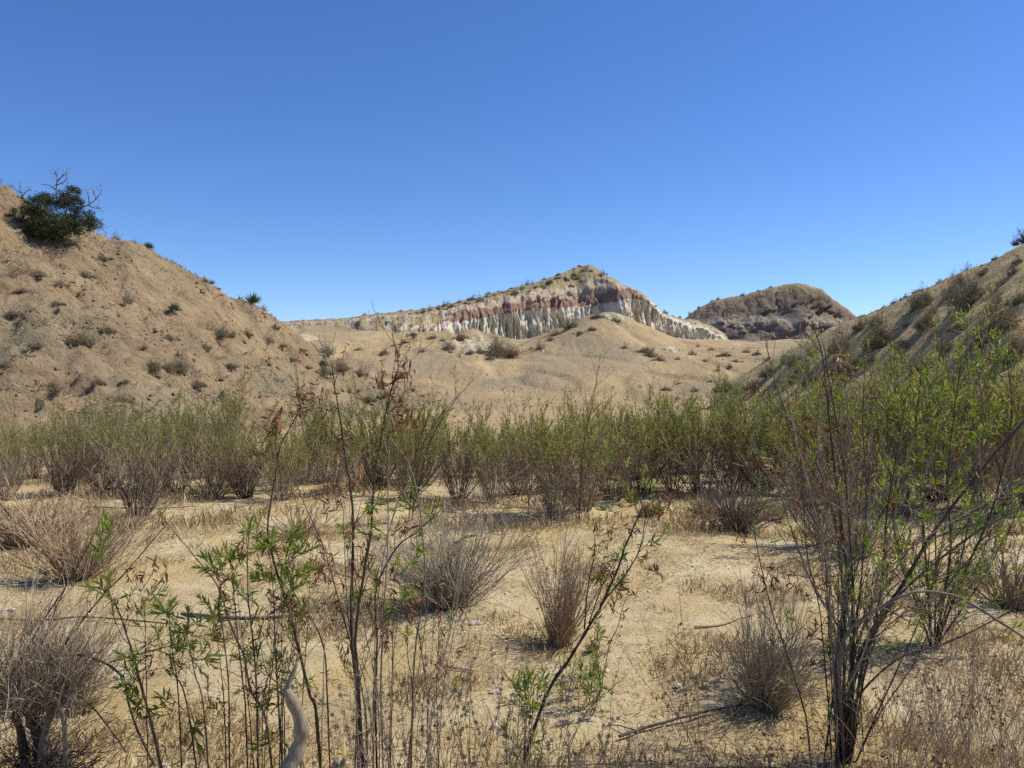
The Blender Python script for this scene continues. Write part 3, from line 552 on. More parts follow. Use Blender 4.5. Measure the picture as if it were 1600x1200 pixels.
scrub([(560, 610, 8), (680, 585, 5), (645, 606, 14), (760, 585, 5), (930, 585, 5), (1060, 598, 10), (1040, 606, 18), (1000, 603, 10), (1085, 607, 20), (820, 600, 5), (880, 607, 6), (1010, 580, 5), (1110, 595, 12)], 'low on the pale valley floor', 'tiny scrub on the valley floor')
def cliff_pt(px, P, pxs, row): return P[row, int(np.clip(np.searchsorted(pxs, px), 0, len(pxs)-1))]
crestA = int(np.nonzero(kA >= 2)[0][0]); crestB = int(np.nonzero(kB >= 2)[0][0])
def cliff_scrub(P, pxs, rows, where, group, spots):
    for i, (px, r, w) in enumerate(sorted(spots)):
        q = cliff_pt(px, P, pxs, rows+r); k = int(RNG.integers(0, 5)); s = w*q[1]/F/HW[k]
        put(HV[k], 'desert_scrub', f'dark scrub bush {where}, {nth(i)} from the left', 'bush', (q[0], q[1], q[2]-0.1), group, RNG.uniform(0, 6.28), (s, s, s))
cliff_scrub(PA, pxA, crestA, 'on the crest of the banded cliff', 'scrub on the banded crest', [(627, 0, 12), (641, 0, 9), (660, 0, 7), (688, 0, 6), (748, 0, 6), (779, 0, 8), (800, 0, 10), (825, 0, 13), (832, 0, 8), (872, 0, 10), (896, 0, 6), (905, 0, 7), (1040, 0, 14), (1052, 0, 8), (700, 0, 8), (735, 0, 9), (765, 0, 9), (850, 0, 7), (570, 0, 8), (590, 0, 7), (1062, 1, 8)])
cliff_scrub(PA, pxA, crestA, 'on the upper slope of the banded cliff', 'scrub on the banded upper slope', [(px, int(RNG.integers(3, 15)), RNG.uniform(9, 17)) for px in list(range(640, 900, 11))+[905, 893, 897, 912, 925, 940, 945]])
cliff_scrub(PB, pxB, crestB, 'on the crest of the grey butte', 'scrub on the grey butte crest', [(1078, 0, 8), (1092, 0, 9), (1112, 0, 7), (1122, 0, 8), (1160, 0, 10), (1185, 0, 6), (1205, 0, 7)])

# ------------------------------------------------------------------ evergreen on the left hill, dead limbs standing out of it
def evergreen():
    rng = np.random.default_rng(77); Y = 59.0; b = hit(88, 372); Y = b[1]
    t = thing('juniper_tree', 'dark green bushy evergreen with bare dead limbs on the left hilltop', 'tree', tuple(b))
    def loc(px, py, dy=0.0): q = wp(px, py, Y+dy); return np.array(q)-b
    S = Geo()
    for tgt in ((85, 330, 0), (60, 325, 0.6), (110, 312, -0.4), (128, 345, 0.3), (40, 345, -0.3), (95, 345, -1.0)):
        e = loc(*tgt); p0 = np.array([rng.normal()*0.1, rng.normal()*0.1, -0.2]); m = e*0.5+np.array([0, 0, -0.15*abs(e[0])])
        S.tube(spline([p0, m, e], 9), 0.10, 0.02, 5, 0.4)
    link('trunk', S.build('juniper_trunk', M_bark), t)
    L = Geo(); lobes = [(85, 337, 0, 48, 30, 1.7), (60, 325, 0.4, 24, 16, 1.2), (112, 303, 0.2, 12, 12, 0.6), (118, 318, -0.2, 14, 13, 0.7), (128, 345, 0, 22, 18, 1.0), (42, 345, 0.2, 30, 20, 1.2), (95, 355, -1.0, 42, 18, 1.2), (24, 352, 0.4, 16, 12, 0.7), (146, 348, 0, 10, 8, 0.5), (92, 312, 0.2, 14, 14, 0.8), (68, 312, 0, 12, 8, 0.5), (72, 358, -0.6, 36, 15, 1.0)]
    for (px, py, dy, rx, ry, ryy) in lobes:
        c = loc(px, py, dy); rx *= Y/F; ry *= Y/F; nb = int(26+rx*rx*26)
        for i in range(nb):
            u = unit(rng.normal(size=3))*rng.uniform(0.6, 1.0); p = c+u*np.array([rx, ryy, ry]); m = 42
            q = p+rng.normal(size=(m, 3))*np.array([0.13, 0.13, 0.11]); L.leaves(q, rng.normal(size=(m, 3))+u*1.1+np.array([0, 0, 0.6]), rng.uniform(0.08, 0.17, m), 0.055, np.clip(rng.random(m)*0.8+rng.normal()*0.15, 0, 1), 0.2)
    link('crown', L.build('juniper_crown', M_jun), t)
    for path in ([(90, 318), (88, 300), (89, 280), (91, 262)], [(89, 285), (98, 275), (104, 270)], [(88, 297), (78, 290), (66, 289)], [(90, 276), (84, 266)], [(128, 325), (142, 318), (153, 308), (160, 296), (157, 287)], [(140, 318), (138, 305), (135, 296)], [(138, 321), (148, 325), (158, 326)], [(146, 358), (158, 356), (166, 364)], [(152, 357), (160, 352)], [(87, 290), (100, 284), (106, 278)], [(150, 311), (146, 300)]):
        D = Geo(); P = spline([loc(a, c, rng.normal()*0.2) for a, c in path], 9); D.tube(P, 0.055, 0.014, 4, 0.5)
        for j in range(7):
            a = rng.integers(2, 8); D.tube(curve_stem(rng, P[a], unit(P[min(a+1, 8)]-P[a-1])+rng.normal(size=3)*0.6, rng.uniform(0.3, 0.8), 5, 0.2, 0.25), 0.018, 0.007, 3)
        link('dead_limb', D.build('dead_limb', M_gbark), t)
evergreen()
def snag(px, base_py, limbs, label, dY=3.0):
    rng = np.random.default_rng(int(px)+5); q = skyline(px, 45, 100); Y = q[1]
    t = thing('dead_shrub', label, 'shrub', tuple(q), 'bare dead shrubs on the left hilltop')
    for path in limbs:
        D = Geo(); P = spline([np.array([0, 0, -0.2])]+[np.array(wp(a, c, Y+rng.normal()*0.3))-q for a, c in path], 9); D.tube(P, 0.04, 0.012, 4, 0.4)
        for j in range(8):
            a = rng.integers(2, 8); D.tube(curve_stem(rng, P[a], unit(P[min(a+1, 8)]-P[a-1])+rng.normal(size=3)*0.6, rng.uniform(0.3, 0.8), 5, 0.2, 0.25), 0.016, 0.006, 3)
        link('limb', D.build('limb', M_bark), t)
snag(37, 318, [[(36, 308), (33, 298), (31, 284)], [(34, 302), (24, 296), (18, 288)], [(36, 306), (44, 298), (50, 297)]], 'bare dead shrub on the skyline just left of the evergreen')
snag(6, 302, [[(5, 296), (3, 288), (1, 280)], [(6, 298), (14, 296), (16, 290)], [(4, 298), (-4, 290)]], 'bare dead shrub at the left edge of the skyline')
b = skyline(1604, 40, 100)
put(hill_bush(470, 1.5, 1.6, 220, 1.0, M_bark, 0.012), 'dark_shrub', 'dark leafy shrub at the right edge of the skyline', 'shrub', (b[0], b[1], b[2]-0.2), None, 0.3, (0.95, 0.95, 0.8))
# ------------------------------------------------------------------ near plants: stems laid out one by one, leaf tufts as parts
def tuft_mesh(seed, dead=False):
    rng = np.random.default_rng(seed); g = Geo()
    if not dead:
        n = int(rng.integers(15, 22)); f = np.linspace(0, 1, n); ax = np.stack([0.008*np.sin(3*f+seed), 0.008*np.cos(2*f+seed), f*0.075], 1)
        g.tube(np.vstack([[0, 0, -0.03], ax[::4], ax[-1:]]), 0.0022, 0.001, 4, 0.3)
        az = f*n*2.4+rng.normal(size=n)*0.3; t = np.radians(62-48*f+rng.normal(size=n)*10)
        d = np.stack([np.cos(az)*np.sin(t), np.sin(az)*np.sin(t), np.cos(t)], 1)
        L = rng.uniform(0.030, 0.075, n)*(1.05-0.45*f); W = L*rng.uniform(0.13, 0.18, n); tint = np.clip(0.15+0.5*f+rng.normal(size=n)*0.18, 0, 1)
    else:
        n = int(rng.integers(6, 11)); f = rng.random(n); ax = np.stack([0*f, 0*f, f*0.09], 1); g.tube([[0, 0, -0.03], [0.003, 0, 0.03], [0, 0.002, 0.09]], 0.0018, 0.001, 4, 0.2)
        d = rng.normal(size=(n, 3))*0.6+np.array([0, 0, -0.75]); L = rng.uniform(0.035, 0.07, n); W = L*rng.uniform(0.14, 0.24, n); tint = rng.random(n)
    # curled six-point leaves
    d /= np.linalg.norm(d, axis=1)[:, None]; q = np.array([0, 0, 1.0]) + rng.normal(size=(n, 3))*(0.25 if not dead else 1.2); sd = np.cross(d, q); sd /= np.linalg.norm(sd, axis=1)[:, None]+1e-9; nm = np.cross(sd, d)
    L = L[:, None]; W = W[:, None]; c = (0.16 if not dead else 0.45)*rng.uniform(-0.4, 1.2, (n, 1))
    m1 = ax+d*L*0.32+nm*L*c*0.25; m2 = ax+d*L*0.68+nm*L*c*0.1; tip = ax+d*L-nm*L*c*0.5; fo = 0.3 if not dead else 0.7
    V = np.stack([ax, m1+sd*W*0.5+nm*W*fo*0.5, m1, m1-sd*W*0.5+nm*W*fo*0.5, m2+sd*W*0.38+nm*W*fo*0.4, m2, m2-sd*W*0.38+nm*W*fo*0.4, tip], 1).reshape(-1, 3)
    b = np.arange(n)*8+g.n
    for a in ((0, 1, 2), (0, 2, 3), (4, 7, 5), (5, 7, 6)): g.F3.append(np.stack([b+a[0], b+a[1], b+a[2]], 1))
    for a in ((1, 4, 5, 2), (2, 5, 6, 3)): g.F4.append(np.stack([b+a[0], b+a[1], b+a[2], b+a[3]], 1))
    g.V.append(V); g.T.append(np.repeat(tint, 8)); g.n += 8*n
    return g.build('dead_leaf_cluster' if dead else 'leaf_cluster', M_dead if dead else M_fleaf, True)
GT = [tuft_mesh(600+i) for i in range(6)]; DT = [tuft_mesh(620+i, True) for i in range(6)]
class Near:
    def __init__(s, name, label, px, Y, cat='shrub', group=None, seed=1):
        s.rng = np.random.default_rng(seed); s.Y = Y; x = (px-800)*Y/F; s.b = np.array([x, Y, zg(x, Y)])
        s.t = thing(name, label, cat, tuple(s.b), group); s.samples = []
    def stem(s, pts, r0, r1, mat=None, twigs=6, tl=0.16, lean=None, ground=True, green=0, dead=0, name='stem', y0=0.0, frm=0.45, spread=0.55):
        rng = s.rng; lean = rng.uniform(-0.22, 0.22) if lean is None else lean; P = []
        if ground:
            x = (pts[0][0]-800)*(s.Y+y0)/F + (0 if pts[0][1] < 1200 else 0); P.append(np.array([x, s.Y+y0, zg(x, s.Y+y0)-0.06]))
            pts = pts if pts[0][1] < 1195 else pts[1:]
        hz = s.b[2]
        for px, py in pts:
            z = ZC-(py-600)*s.Y/F; Y = s.Y+y0+lean*max(0, z-hz)+rng.normal()*0.012
            P.append(np.array(wp(px, py, Y)))
        n = max(10, 5*len(P)); C = spline(P, n); C += np.cumsum(rng.normal(size=C.shape)*0.0016, 0)
        g = Geo(); rr = np.linspace(r0, r1, n)*(1+0.10*np.sin(np.arange(n)*1.7)+rng.normal(size=n)*0.06); g.tube(C, rr, None, 6 if r0 > 0.008 else 5, rng.uniform(0.2, 0.75))
        Ltot = np.linalg.norm(np.diff(C, axis=0), axis=1).sum()
        for j in range(twigs):
            a = int(n*rng.uniform(0.25, 0.96)); a = min(a, n-2); td = unit(unit(C[a+1]-C[a])+rng.normal(size=3)*spread)
            ln = tl*rng.uniform(0.5, 1.6); tw = curve_stem(rng, C[a], td, ln, 6, 0.35, 0.14); g.tube(tw, min(rr[a]*0.55, 0.0042), 0.0014, 4, cap=False)
            s.samples += [p for p in tw[3:]]
            if rng.random() < 0.6:
                t2 = curve_stem(rng, tw[2], unit(td+rng.normal(size=3)*0.6), ln*0.5, 4, 0.3, 0.15); g.tube(t2, 0.002, 0.001, 3, cap=False); s.samples.append(t2[-1])
            if green and rng.random() < green: s.tuft(tw[-1], unit(tw[-1]-tw[-3]), False)
            elif dead and rng.random() < dead: s.tuft(tw[-1], unit(tw[-1]-tw[-3]), True)
        V = np.concatenate(g.V)-s.b; g.V = [V]
        link(name, g.build(name, mat or M_bark, True), s.t); s.samples += list(C[n//4:])
        if green > 0.3: s.tuft(C[-1], unit(C[-1]-C[-3]), False)
        return C
    def tuft(s, p, d, dead, sc=1.0):
        rng = s.rng; o = link('dead_leaf_cluster' if dead else 'leaf_cluster', (DT if dead else GT)[int(rng.integers(0, 6))], s.t)
        up = Vector(unit(np.asarray(d)+rng.normal(size=3)*0.25+np.array([0, 0, 0.3]))); q = up.to_track_quat('Z', 'Y')
        o.rotation_mode = 'QUATERNION'; o.rotation_quaternion = q @ Quaternion((0, 0, 1), rng.uniform(0, 6.28)); k = sc*rng.uniform(0.8, 1.3); o.scale = (k, k, k); o.location = tuple(np.asarray(p)-s.b)
    def at(s, spots, dead=False, sc=1.0, n=2):
        """leaf tufts where the photo shows them, each on a short twig from the nearest stem"""
        A = np.array(s.samples); u = 800+A[:, 0]*F/A[:, 1]; v = 600-(A[:, 2]-ZC)*F/A[:, 1]; g = Geo()
        for px, py in spots:
            i = int(np.argmin((u-px)**2+(v+6-py)**2)); Y = A[i, 1]
            for k in range(n):
                p = np.array(wp(px+s.rng.normal()*7, py+s.rng.normal()*7, Y+s.rng.normal()*0.04)); s.tuft(p, unit(p-A[i]+np.array([0, 0, 0.03])), dead, sc)
                g.tube(spline([A[i], (A[i]+p)/2+np.array([0, 0, -0.01]), p], 5), 0.002, 0.0012, 3, cap=False)
        g.V = [np.concatenate(g.V)-s.b]; link('twigs', g.build('near_twigs', M_bark), s.t, kind='stuff')

# big right-hand shrub
A = Near('willow_shrub', 'large dark many-stemmed shrub in the right foreground, trunks at the bottom edge', 1312, 5.6, seed=31)
A.stem([(1312, 1190), (1310, 1050), (1319, 960), (1325, 900), (1312, 780), (1298, 650), (1290, 560), (1272, 500)], 0.025, 0.003, twigs=16, tl=0.3, dead=0.12, green=0.08)
A.stem([(1322, 1190), (1328, 1087), (1361, 990), (1410, 915), (1455, 840), (1515, 757), (1600, 655), (1680, 590)], 0.022, 0.007, twigs=18, tl=0.4, green=0.4, dead=0.1)
A.stem([(1330, 1190), (1345, 1050), (1372, 975), (1425, 907), (1519, 832), (1600, 787), (1680, 760)], 0.015, 0.005, twigs=14, tl=0.35, green=0.4)
A.stem([(1318, 1190), (1312, 1040), (1327, 982), (1380, 945), (1410, 930), (1447, 924), (1500, 934), (1552, 964), (1605, 1000)], 0.011, 0.009, M_gbark, twigs=2, lean=-0.3)
A.stem([(1267, 1190), (1260, 1117), (1230, 1020), (1207, 952), (1189, 874), (1177, 806), (1174, 745)], 0.008, 0.003, twigs=7, tl=0.13, dead=0.4, green=0.25)
A.stem([(1305, 1190), (1308, 1060), (1312, 990), (1275, 926), (1245, 851), (1219, 772), (1208, 738), (1183, 713), (1167, 667), (1154, 618)], 0.009, 0.003, M_gbark, twigs=7, tl=0.2, dead=0.25, green=0.2)
A.stem([(1316, 1190), (1318, 1000), (1316, 900), (1300, 780), (1268, 700), (1237, 655), (1212, 588), (1196, 522)], 0.013, 0.003, twigs=14, tl=0.3, dead=0.15)
A.stem([(1328, 1190), (1335, 1000), (1330, 860), (1322, 740), (1308, 655), (1296, 584), (1290, 540)], 0.012, 0.003, twigs=14, tl=0.3, dead=0.1)
A.stem([(1310, 1190), (1300, 1010), (1290, 880), (1262, 760), (1240, 680), (1228, 600), (1225, 555)], 0.009, 0.0025, M_gbark, twigs=14, tl=0.28, dead=0.15)
A.stem([(1325, 1190), (1330, 1020), (1345, 900), (1352, 760), (1345, 660), (1350, 560)], 0.010, 0.003, twigs=14, tl=0.28, dead=0.15, green=0.15)
A.stem([(1330, 1190), (1350, 1060), (1375, 930), (1385, 800), (1400, 700), (1412, 620)], 0.011, 0.003, twigs=12, tl=0.3, dead=0.2, green=0.25)
A.stem([(1320, 1190), (1335, 1100), (1400, 1030), (1480, 1000), (1560, 960), (1650, 910)], 0.009, 0.004, twigs=6, tl=0.2)
A.stem([(1300, 1190), (1296, 1080), (1285, 960), (1265, 860), (1260, 780), (1255, 700)], 0.007, 0.0025, twigs=8, tl=0.2, dead=0.35, green=0.1)
A.stem([(1335, 1190), (1390, 1070), (1440, 960), (1465, 880), (1480, 800)], 0.007, 0.003, twigs=8, tl=0.22, green=0.2, dead=0.1)
A.stem([(1336, 1190), (1370, 1120), (1430, 1030), (1470, 930), (1520, 860)], 0.006, 0.0025, twigs=6, tl=0.2)
for i in range(28):
    b0 = A.rng.uniform(1280, 1356); tx = [A.rng.uniform(1170, 1400), A.rng.uniform(1400, 1660)][i % 2]; ty = A.rng.uniform(530, 800)+max(0, tx-1450)*0.8; k = A.rng.uniform(0.15, 0.35)
    low = A.rng.uniform(980, 1090); b1 = A.rng.uniform(1308, 1345)
    A.stem(([(b0, 1190), (b0+(tx-b0)*k*0.4+A.rng.normal()*6, 1020)] if i % 3 == 0 else [(b1, low), (b1+(tx-b1)*k*0.6, low-70)]) + [ (b0+(tx-b0)*k*1.6, 1020-(1020-ty)*0.5), (tx, ty)], A.rng.uniform(0.004, 0.007), 0.002, [M_bark, M_gbark, M_twig][i % 3], twigs=14, tl=0.26, dead=0.14, green=0.16 if tx < 1380 else 0.55, ground=(i % 3 == 0), y0=A.rng.uniform(-0.2, 0.25))
A.at([(1300, 1018), (1318, 1020), (1176, 750), (1181, 790), (1190, 835), (1250, 560), (1180, 640), (1210, 650), (1230, 640), (1350, 555), (1345, 540)], n=2)
A.at([(1272, 965), (1285, 995), (1262, 1000), (1290, 1010), (1310, 930), (1248, 920), (1275, 925), (1225, 900), (1215, 915), (1195, 930), (1160, 620), (1240, 650), (1265, 655), (1300, 660), (1280, 1040), (1385, 870), (1200, 880), (1222, 680), (1310, 560)], True, n=2)

B = Near('willow_shrub', 'bright green leafy upright shrub behind the big right-hand shrub', 1462, 8.0, seed=32)
for i, pts in enumerate([[(1462, 1005), (1475, 930), (1485, 850), (1480, 760), (1490, 650), (1502, 560)], [(1455, 1000), (1448, 900), (1440, 780), (1430, 680), (1440, 590)], [(1470, 990), (1510, 890), (1555, 780), (1580, 650), (1572, 560)], [(1452, 1000), (1430, 940), (1400, 860), (1390, 740), (1385, 640)],
        [(1465, 1000), (1500, 880), (1530, 740), (1535, 640), (1528, 575)], [(1460, 1000), (1462, 880), (1460, 720), (1466, 620)], [(1470, 1000), (1530, 910), (1590, 800), (1625, 690)], [(1460, 1000), (1440, 960), (1415, 900), (1405, 870)]]):
    B.stem(pts, 0.017 if i < 3 else 0.011, 0.003, twigs=34, tl=0.36, green=0.78, dead=0.12, frm=0.4)
for o in B.t.children:
    if o.name.startswith('leaf'): o.scale = tuple(v*1.5 for v in o.scale)

# stems left of centre
Cc = Near('willow_shrub', 'tall thin dark-stemmed shrub with withered brown top, left of centre foreground', 568, 5.2, seed=33)
Cc.stem([(572, 1200), (560, 1090), (552, 996), (550, 933), (552, 833), (548, 767), (540, 717), (529, 637), (521, 592), (517, 562)], 0.015, 0.0025, twigs=20, tl=0.18, dead=0.32)
Cc.stem([(572, 1200), (558, 1060), (554, 992), (567, 900), (579, 829), (585, 733), (596, 679), (608, 612), (621, 567), (612, 519)], 0.012, 0.0025, twigs=22, tl=0.18, dead=0.34)
Cc.stem([(590, 1200), (586, 1090), (587, 996), (587, 917), (621, 854), (654, 829), (683, 800)], 0.009, 0.003, twigs=9, tl=0.14, green=0.3, dead=0.3)
Cc.stem([(640, 1200), (646, 1080), (650, 996), (662, 896), (652, 792), (633, 721), (608, 687)], 0.0075, 0.003, M_gbark, twigs=6, tl=0.2, dead=0.12)
Cc.stem([(600, 1200), (596, 1080), (600, 960), (606, 860), (608, 690), (629, 617), (631, 554)], 0.007, 0.002, M_gbark, twigs=8, tl=0.14, dead=0.25)
Cc.stem([(582, 1200), (584, 1050), (590, 940), (604, 840), (633, 760), (690, 775), (745, 765)], 0.006, 0.003, M_gtwig, twigs=4, tl=0.16)
Cc.stem([(575, 1200), (570, 1100), (535, 960), (510, 870), (480, 800), (455, 740)], 0.007, 0.0025, twigs=8, tl=0.16, dead=0.3)
Cc.stem([(606, 1200), (612, 1080), (620, 980), (640, 900), (668, 860), (705, 830)], 0.005, 0.002, M_gtwig, twigs=5, tl=0.12)
for i in range(18):
    b0 = Cc.rng.uniform(545, 690); tx = b0+Cc.rng.normal()*35; ty = Cc.rng.uniform(760, 960)
    Cc.stem([(b0, 1200), (b0+(tx-b0)*0.3+Cc.rng.normal()*6, 1090), (b0+(tx-b0)*0.7, 1090-(1090-ty)*0.5), (tx, ty)], 0.004, 0.0018, [M_twig, M_gtwig, M_bark][i % 3], twigs=9, tl=0.16, dead=0.28, green=0.12)
Cc.at([(579, 792), (640, 790), (675, 808), (596, 833), (646, 850), (587, 905), (625, 900), (640, 800), (613, 940)], n=3, sc=1.2)
Cc.at([(625, 631), (617, 579), (546, 679), (537, 700), (563, 750), (530, 792), (637, 825), (628, 640), (605, 600), (495, 865), (505, 890), (555, 760), (600, 675), (640, 960), (660, 930), (520, 775), (622, 650), (632, 660)], True, n=3)

D = Near('willow_shrub', 'green-tufted several-stemmed shrub in the left foreground beside the pale snag', 410, 4.9, seed=34)
D.stem([(433, 1200), (416, 1130), (391, 1077), (381, 1025), (363, 980), (339, 910), (304, 864), (258, 808)], 0.009, 0.0025, twigs=9, tl=0.13, green=0.35, dead=0.3)
D.stem([(402, 1200), (400, 1095), (395, 1007), (390, 937), (388, 867), (391, 838)], 0.008, 0.003, twigs=10, tl=0.12, green=0.55, dead=0.2)
D.stem([(507, 1200), (495, 1120), (482, 1081), (458, 980), (440, 916), (426, 871), (417, 825), (428, 752), (437, 698), (456, 662), (473, 620)], 0.012, 0.0025, twigs=14, tl=0.14, green=0.2, dead=0.35)
D.stem([(360, 1200), (356, 1077), (349, 997), (344, 955)], 0.006, 0.002, twigs=6, tl=0.1, green=0.4, dead=0.3)
D.stem([(445, 1200), (435, 1080), (430, 1000), (427, 920), (424, 860)], 0.006, 0.002, twigs=8, tl=0.12, green=0.5, dead=0.3)
D.stem([(520, 1200), (512, 1090), (505, 1000), (470, 940), (452, 900), (455, 860)], 0.006, 0.002, twigs=8, tl=0.12, green=0.4, dead=0.3)
D.stem([(390, 1200), (384, 1100), (372, 1000), (366, 930), (362, 885)], 0.006, 0.002, twigs=8, tl=0.1, green=0.5, dead=0.3)
D.stem([(500, 1200), (505, 1060), (512, 940), (515, 850)], 0.004, 0.002, M_gtwig, twigs=5, tl=0.1, dead=0.3)
for i in range(9):
    b0 = D.rng.uniform(340, 530); tx = b0+D.rng.normal()*28-10; ty = D.rng.uniform(850, 1020)
    D.stem([(b0, 1200), (b0+(tx-b0)*0.3+D.rng.normal()*6, 1100), (b0+(tx-b0)*0.7, 1100-(1100-ty)*0.5), (tx, ty)], 0.0045, 0.0018, [M_bark, M_twig][i % 2], twigs=9, tl=0.12, dead=0.28, green=0.34)
D.at([(391, 832), (380, 842), (402, 848), (350, 885), (362, 892), (335, 890), (415, 850), (445, 848), (454, 874), (451, 925), (430, 900), (330, 955), (460, 900), (455, 880), (405, 890), (395, 1040), (420, 1110), (390, 935), (435, 1150), (470, 1075)], n=3, sc=1.3)
D.at([(450, 945), (440, 950), (455, 955), (345, 910), (478, 622), (470, 640), (465, 635), (428, 668), (425, 675), (425, 715), (405, 1070), (415, 1080), (430, 1030), (350, 975), (445, 935)], True, n=3)

E = Near('willow_shrub', 'sparse green-tufted stems between the dark stump bush and the left shrub', 275, 4.9, seed=35)
E.stem([(269, 1200), (234, 1116), (216, 1053), (202, 997), (188, 955), (174, 932)], 0.0095, 0.003, twigs=9, tl=0.13, green=0.4, dead=0.35)
E.stem([(318, 1200), (290, 1095), (269, 1050), (265, 1007)], 0.007, 0.002, twigs=8, tl=0.12, green=0.5, dead=0.3)
E.stem([(285, 1200), (278, 1090), (270, 1020), (262, 960)], 0.006, 0.002, twigs=7, tl=0.12, green=0.4, dead=0.3)
E.stem([(232, 1200), (228, 1080), (226, 1000), (225, 945)], 0.004, 0.002, twigs=4, tl=0.08, green=0.3)
E.stem([(330, 1200), (318, 1110), (302, 1050), (288, 990)], 0.006, 0.002, twigs=6, tl=0.12, green=0.45, dead=0.2)
E.at([(286, 985), (314, 993), (300, 1032), (241, 1011), (164, 918), (225, 943), (223, 1035), (208, 1065), (300, 1140), (258, 1112), (292, 975), (218, 1090), (270, 960), (158, 870), (160, 830), (280, 1005)], n=3, sc=1.3)
E.at([(268, 1045), (285, 1050), (205, 905), (212, 900), (250, 905), (182, 950), (228, 1055)], True, n=2)

G = Near('willow_shrub', 'leaning dark-stemmed sapling with green tips right of centre foreground', 803, 5.2, seed=36)
G.stem([(803, 1200), (850, 1095), (890, 1027), (913, 986), (940, 939), (960, 892), (975, 849), (992, 811), (1001, 787), (986, 760), (966, 735)], 0.012, 0.0025, twigs=8, tl=0.12, green=0.3, dead=0.3, lean=0.1)
G.stem([(913, 983), (919, 922), (928, 869), (929, 837)], 0.006, 0.002, twigs=4, tl=0.08, dead=0.3, green=0.2, ground=False, lean=0.1)
G.stem([(937, 945), (972, 905), (998, 863), (1006, 820), (1010, 796)], 0.007, 0.002, twigs=5, tl=0.1, dead=0.3, green=0.2, ground=False, lean=0.1)
G.stem([(920, 975), (938, 920), (952, 890), (966, 862)], 0.005, 0.002, twigs=3, tl=0.08, dead=0.3, ground=False, lean=0.1)
G.stem([(998, 863), (1015, 845), (1030, 836)], 0.003, 0.002, twigs=1, tl=0.06, ground=False, lean=0.1)
G.at([(954, 799), (975, 802), (983, 785), (1004, 750), (967, 735), (1030, 834), (931, 828), (954, 865), (975, 872), (1021, 868), (942, 892), (975, 880), (960, 915), (1012, 775)], n=2)
G.at([(1041, 790), (1028, 790), (1014, 881), (972, 922), (942, 831), (1020, 795), (985, 765), (1010, 795), (940, 910), (932, 870), (978, 925), (1000, 835)], True, n=3)

S2 = [(827, 1090, 4.9, 1.6, 'dense green leafy shoot at the bottom edge under the leaning sapling'), (894, 1047, 6.6, 1.0, 'small upright green shoot beside the foot of the tan vase-shaped bush'), (920, 1055, 6.4, 1.2, 'taller green shoot on the floor right of the tan bush foot'), (936, 1062, 6.3, 0.8, 'smallest green shoot on the floor beside two others'), (929, 1002, 7.2, 0.7, 'single green tip on a withered stalk behind the shoots')]
for i, (px, py, Y, k, lab) in enumerate(S2):
    N = Near('green_shoot', lab, px-12, Y, 'shoot', 'green shoots on the floor', 40+i)
    for j in range(3 if k < 1.5 else 7):
        o = N.rng.normal()*7*k; yb = 600+(ZC-N.b[2])*F/Y
        N.stem([(px-12+o*0.5, yb), (px-6+o, (yb+py)/2+8), (px+o, py-10*k+N.rng.normal()*8)], 0.004, 0.002, twigs=5 if k > 1.5 else 2, tl=0.07, green=0.9, dead=0.1)
    N.at([(px, py), (px+4, py+14)], n=2); N.at([(px-3, py+26)], True)

# tall thin growth standing out of the belt
K = Near('willow_shrub', 'leaning green branch rising out of the shrub belt left of the cliff foot', 640, 15.6, seed=51)
for i, pts in enumerate([[(645, 800), (668, 700), (700, 640), (736, 594)], [(645, 800), (660, 700), (688, 650), (715, 618)], [(640, 800), (650, 710), (668, 655), (680, 625)]]): K.stem(pts, 0.016, 0.004, twigs=26, tl=0.4, green=0.85, dead=0.05, lean=0.0)
K2 = Near('willow_shrub', 'tall spindly sapling tip standing above the shrub belt below the cliff', 905, 15.0, seed=52)
K2.stem([(905, 800), (912, 700), (928, 620), (938, 560)], 0.014, 0.003, twigs=12, tl=0.35, green=0.35, dead=0.3, lean=0.0); K2.stem([(905, 800), (890, 700), (882, 640), (886, 598)], 0.01, 0.003, twigs=9, tl=0.3, green=0.2, dead=0.35, lean=0.0)
K2.stem([(905, 800), (920, 720), (950, 650), (955, 610)], 0.01, 0.003, twigs=9, tl=0.3, green=0.4, dead=0.2, lean=0.0)
K3 = Near('willow_shrub', 'bare twiggy shrub tips above the belt left of the tall sapling', 826, 16.5, seed=53)
for pts in ([(826, 790), (815, 700), (800, 640), (795, 610)], [(826, 790), (835, 700), (838, 640), (842, 606)], [(826, 790), (828, 690), (815, 625)]): K3.stem(pts, 0.01, 0.003, M_twig, twigs=16, tl=0.35, green=0.2, dead=0.3, lean=0.0)
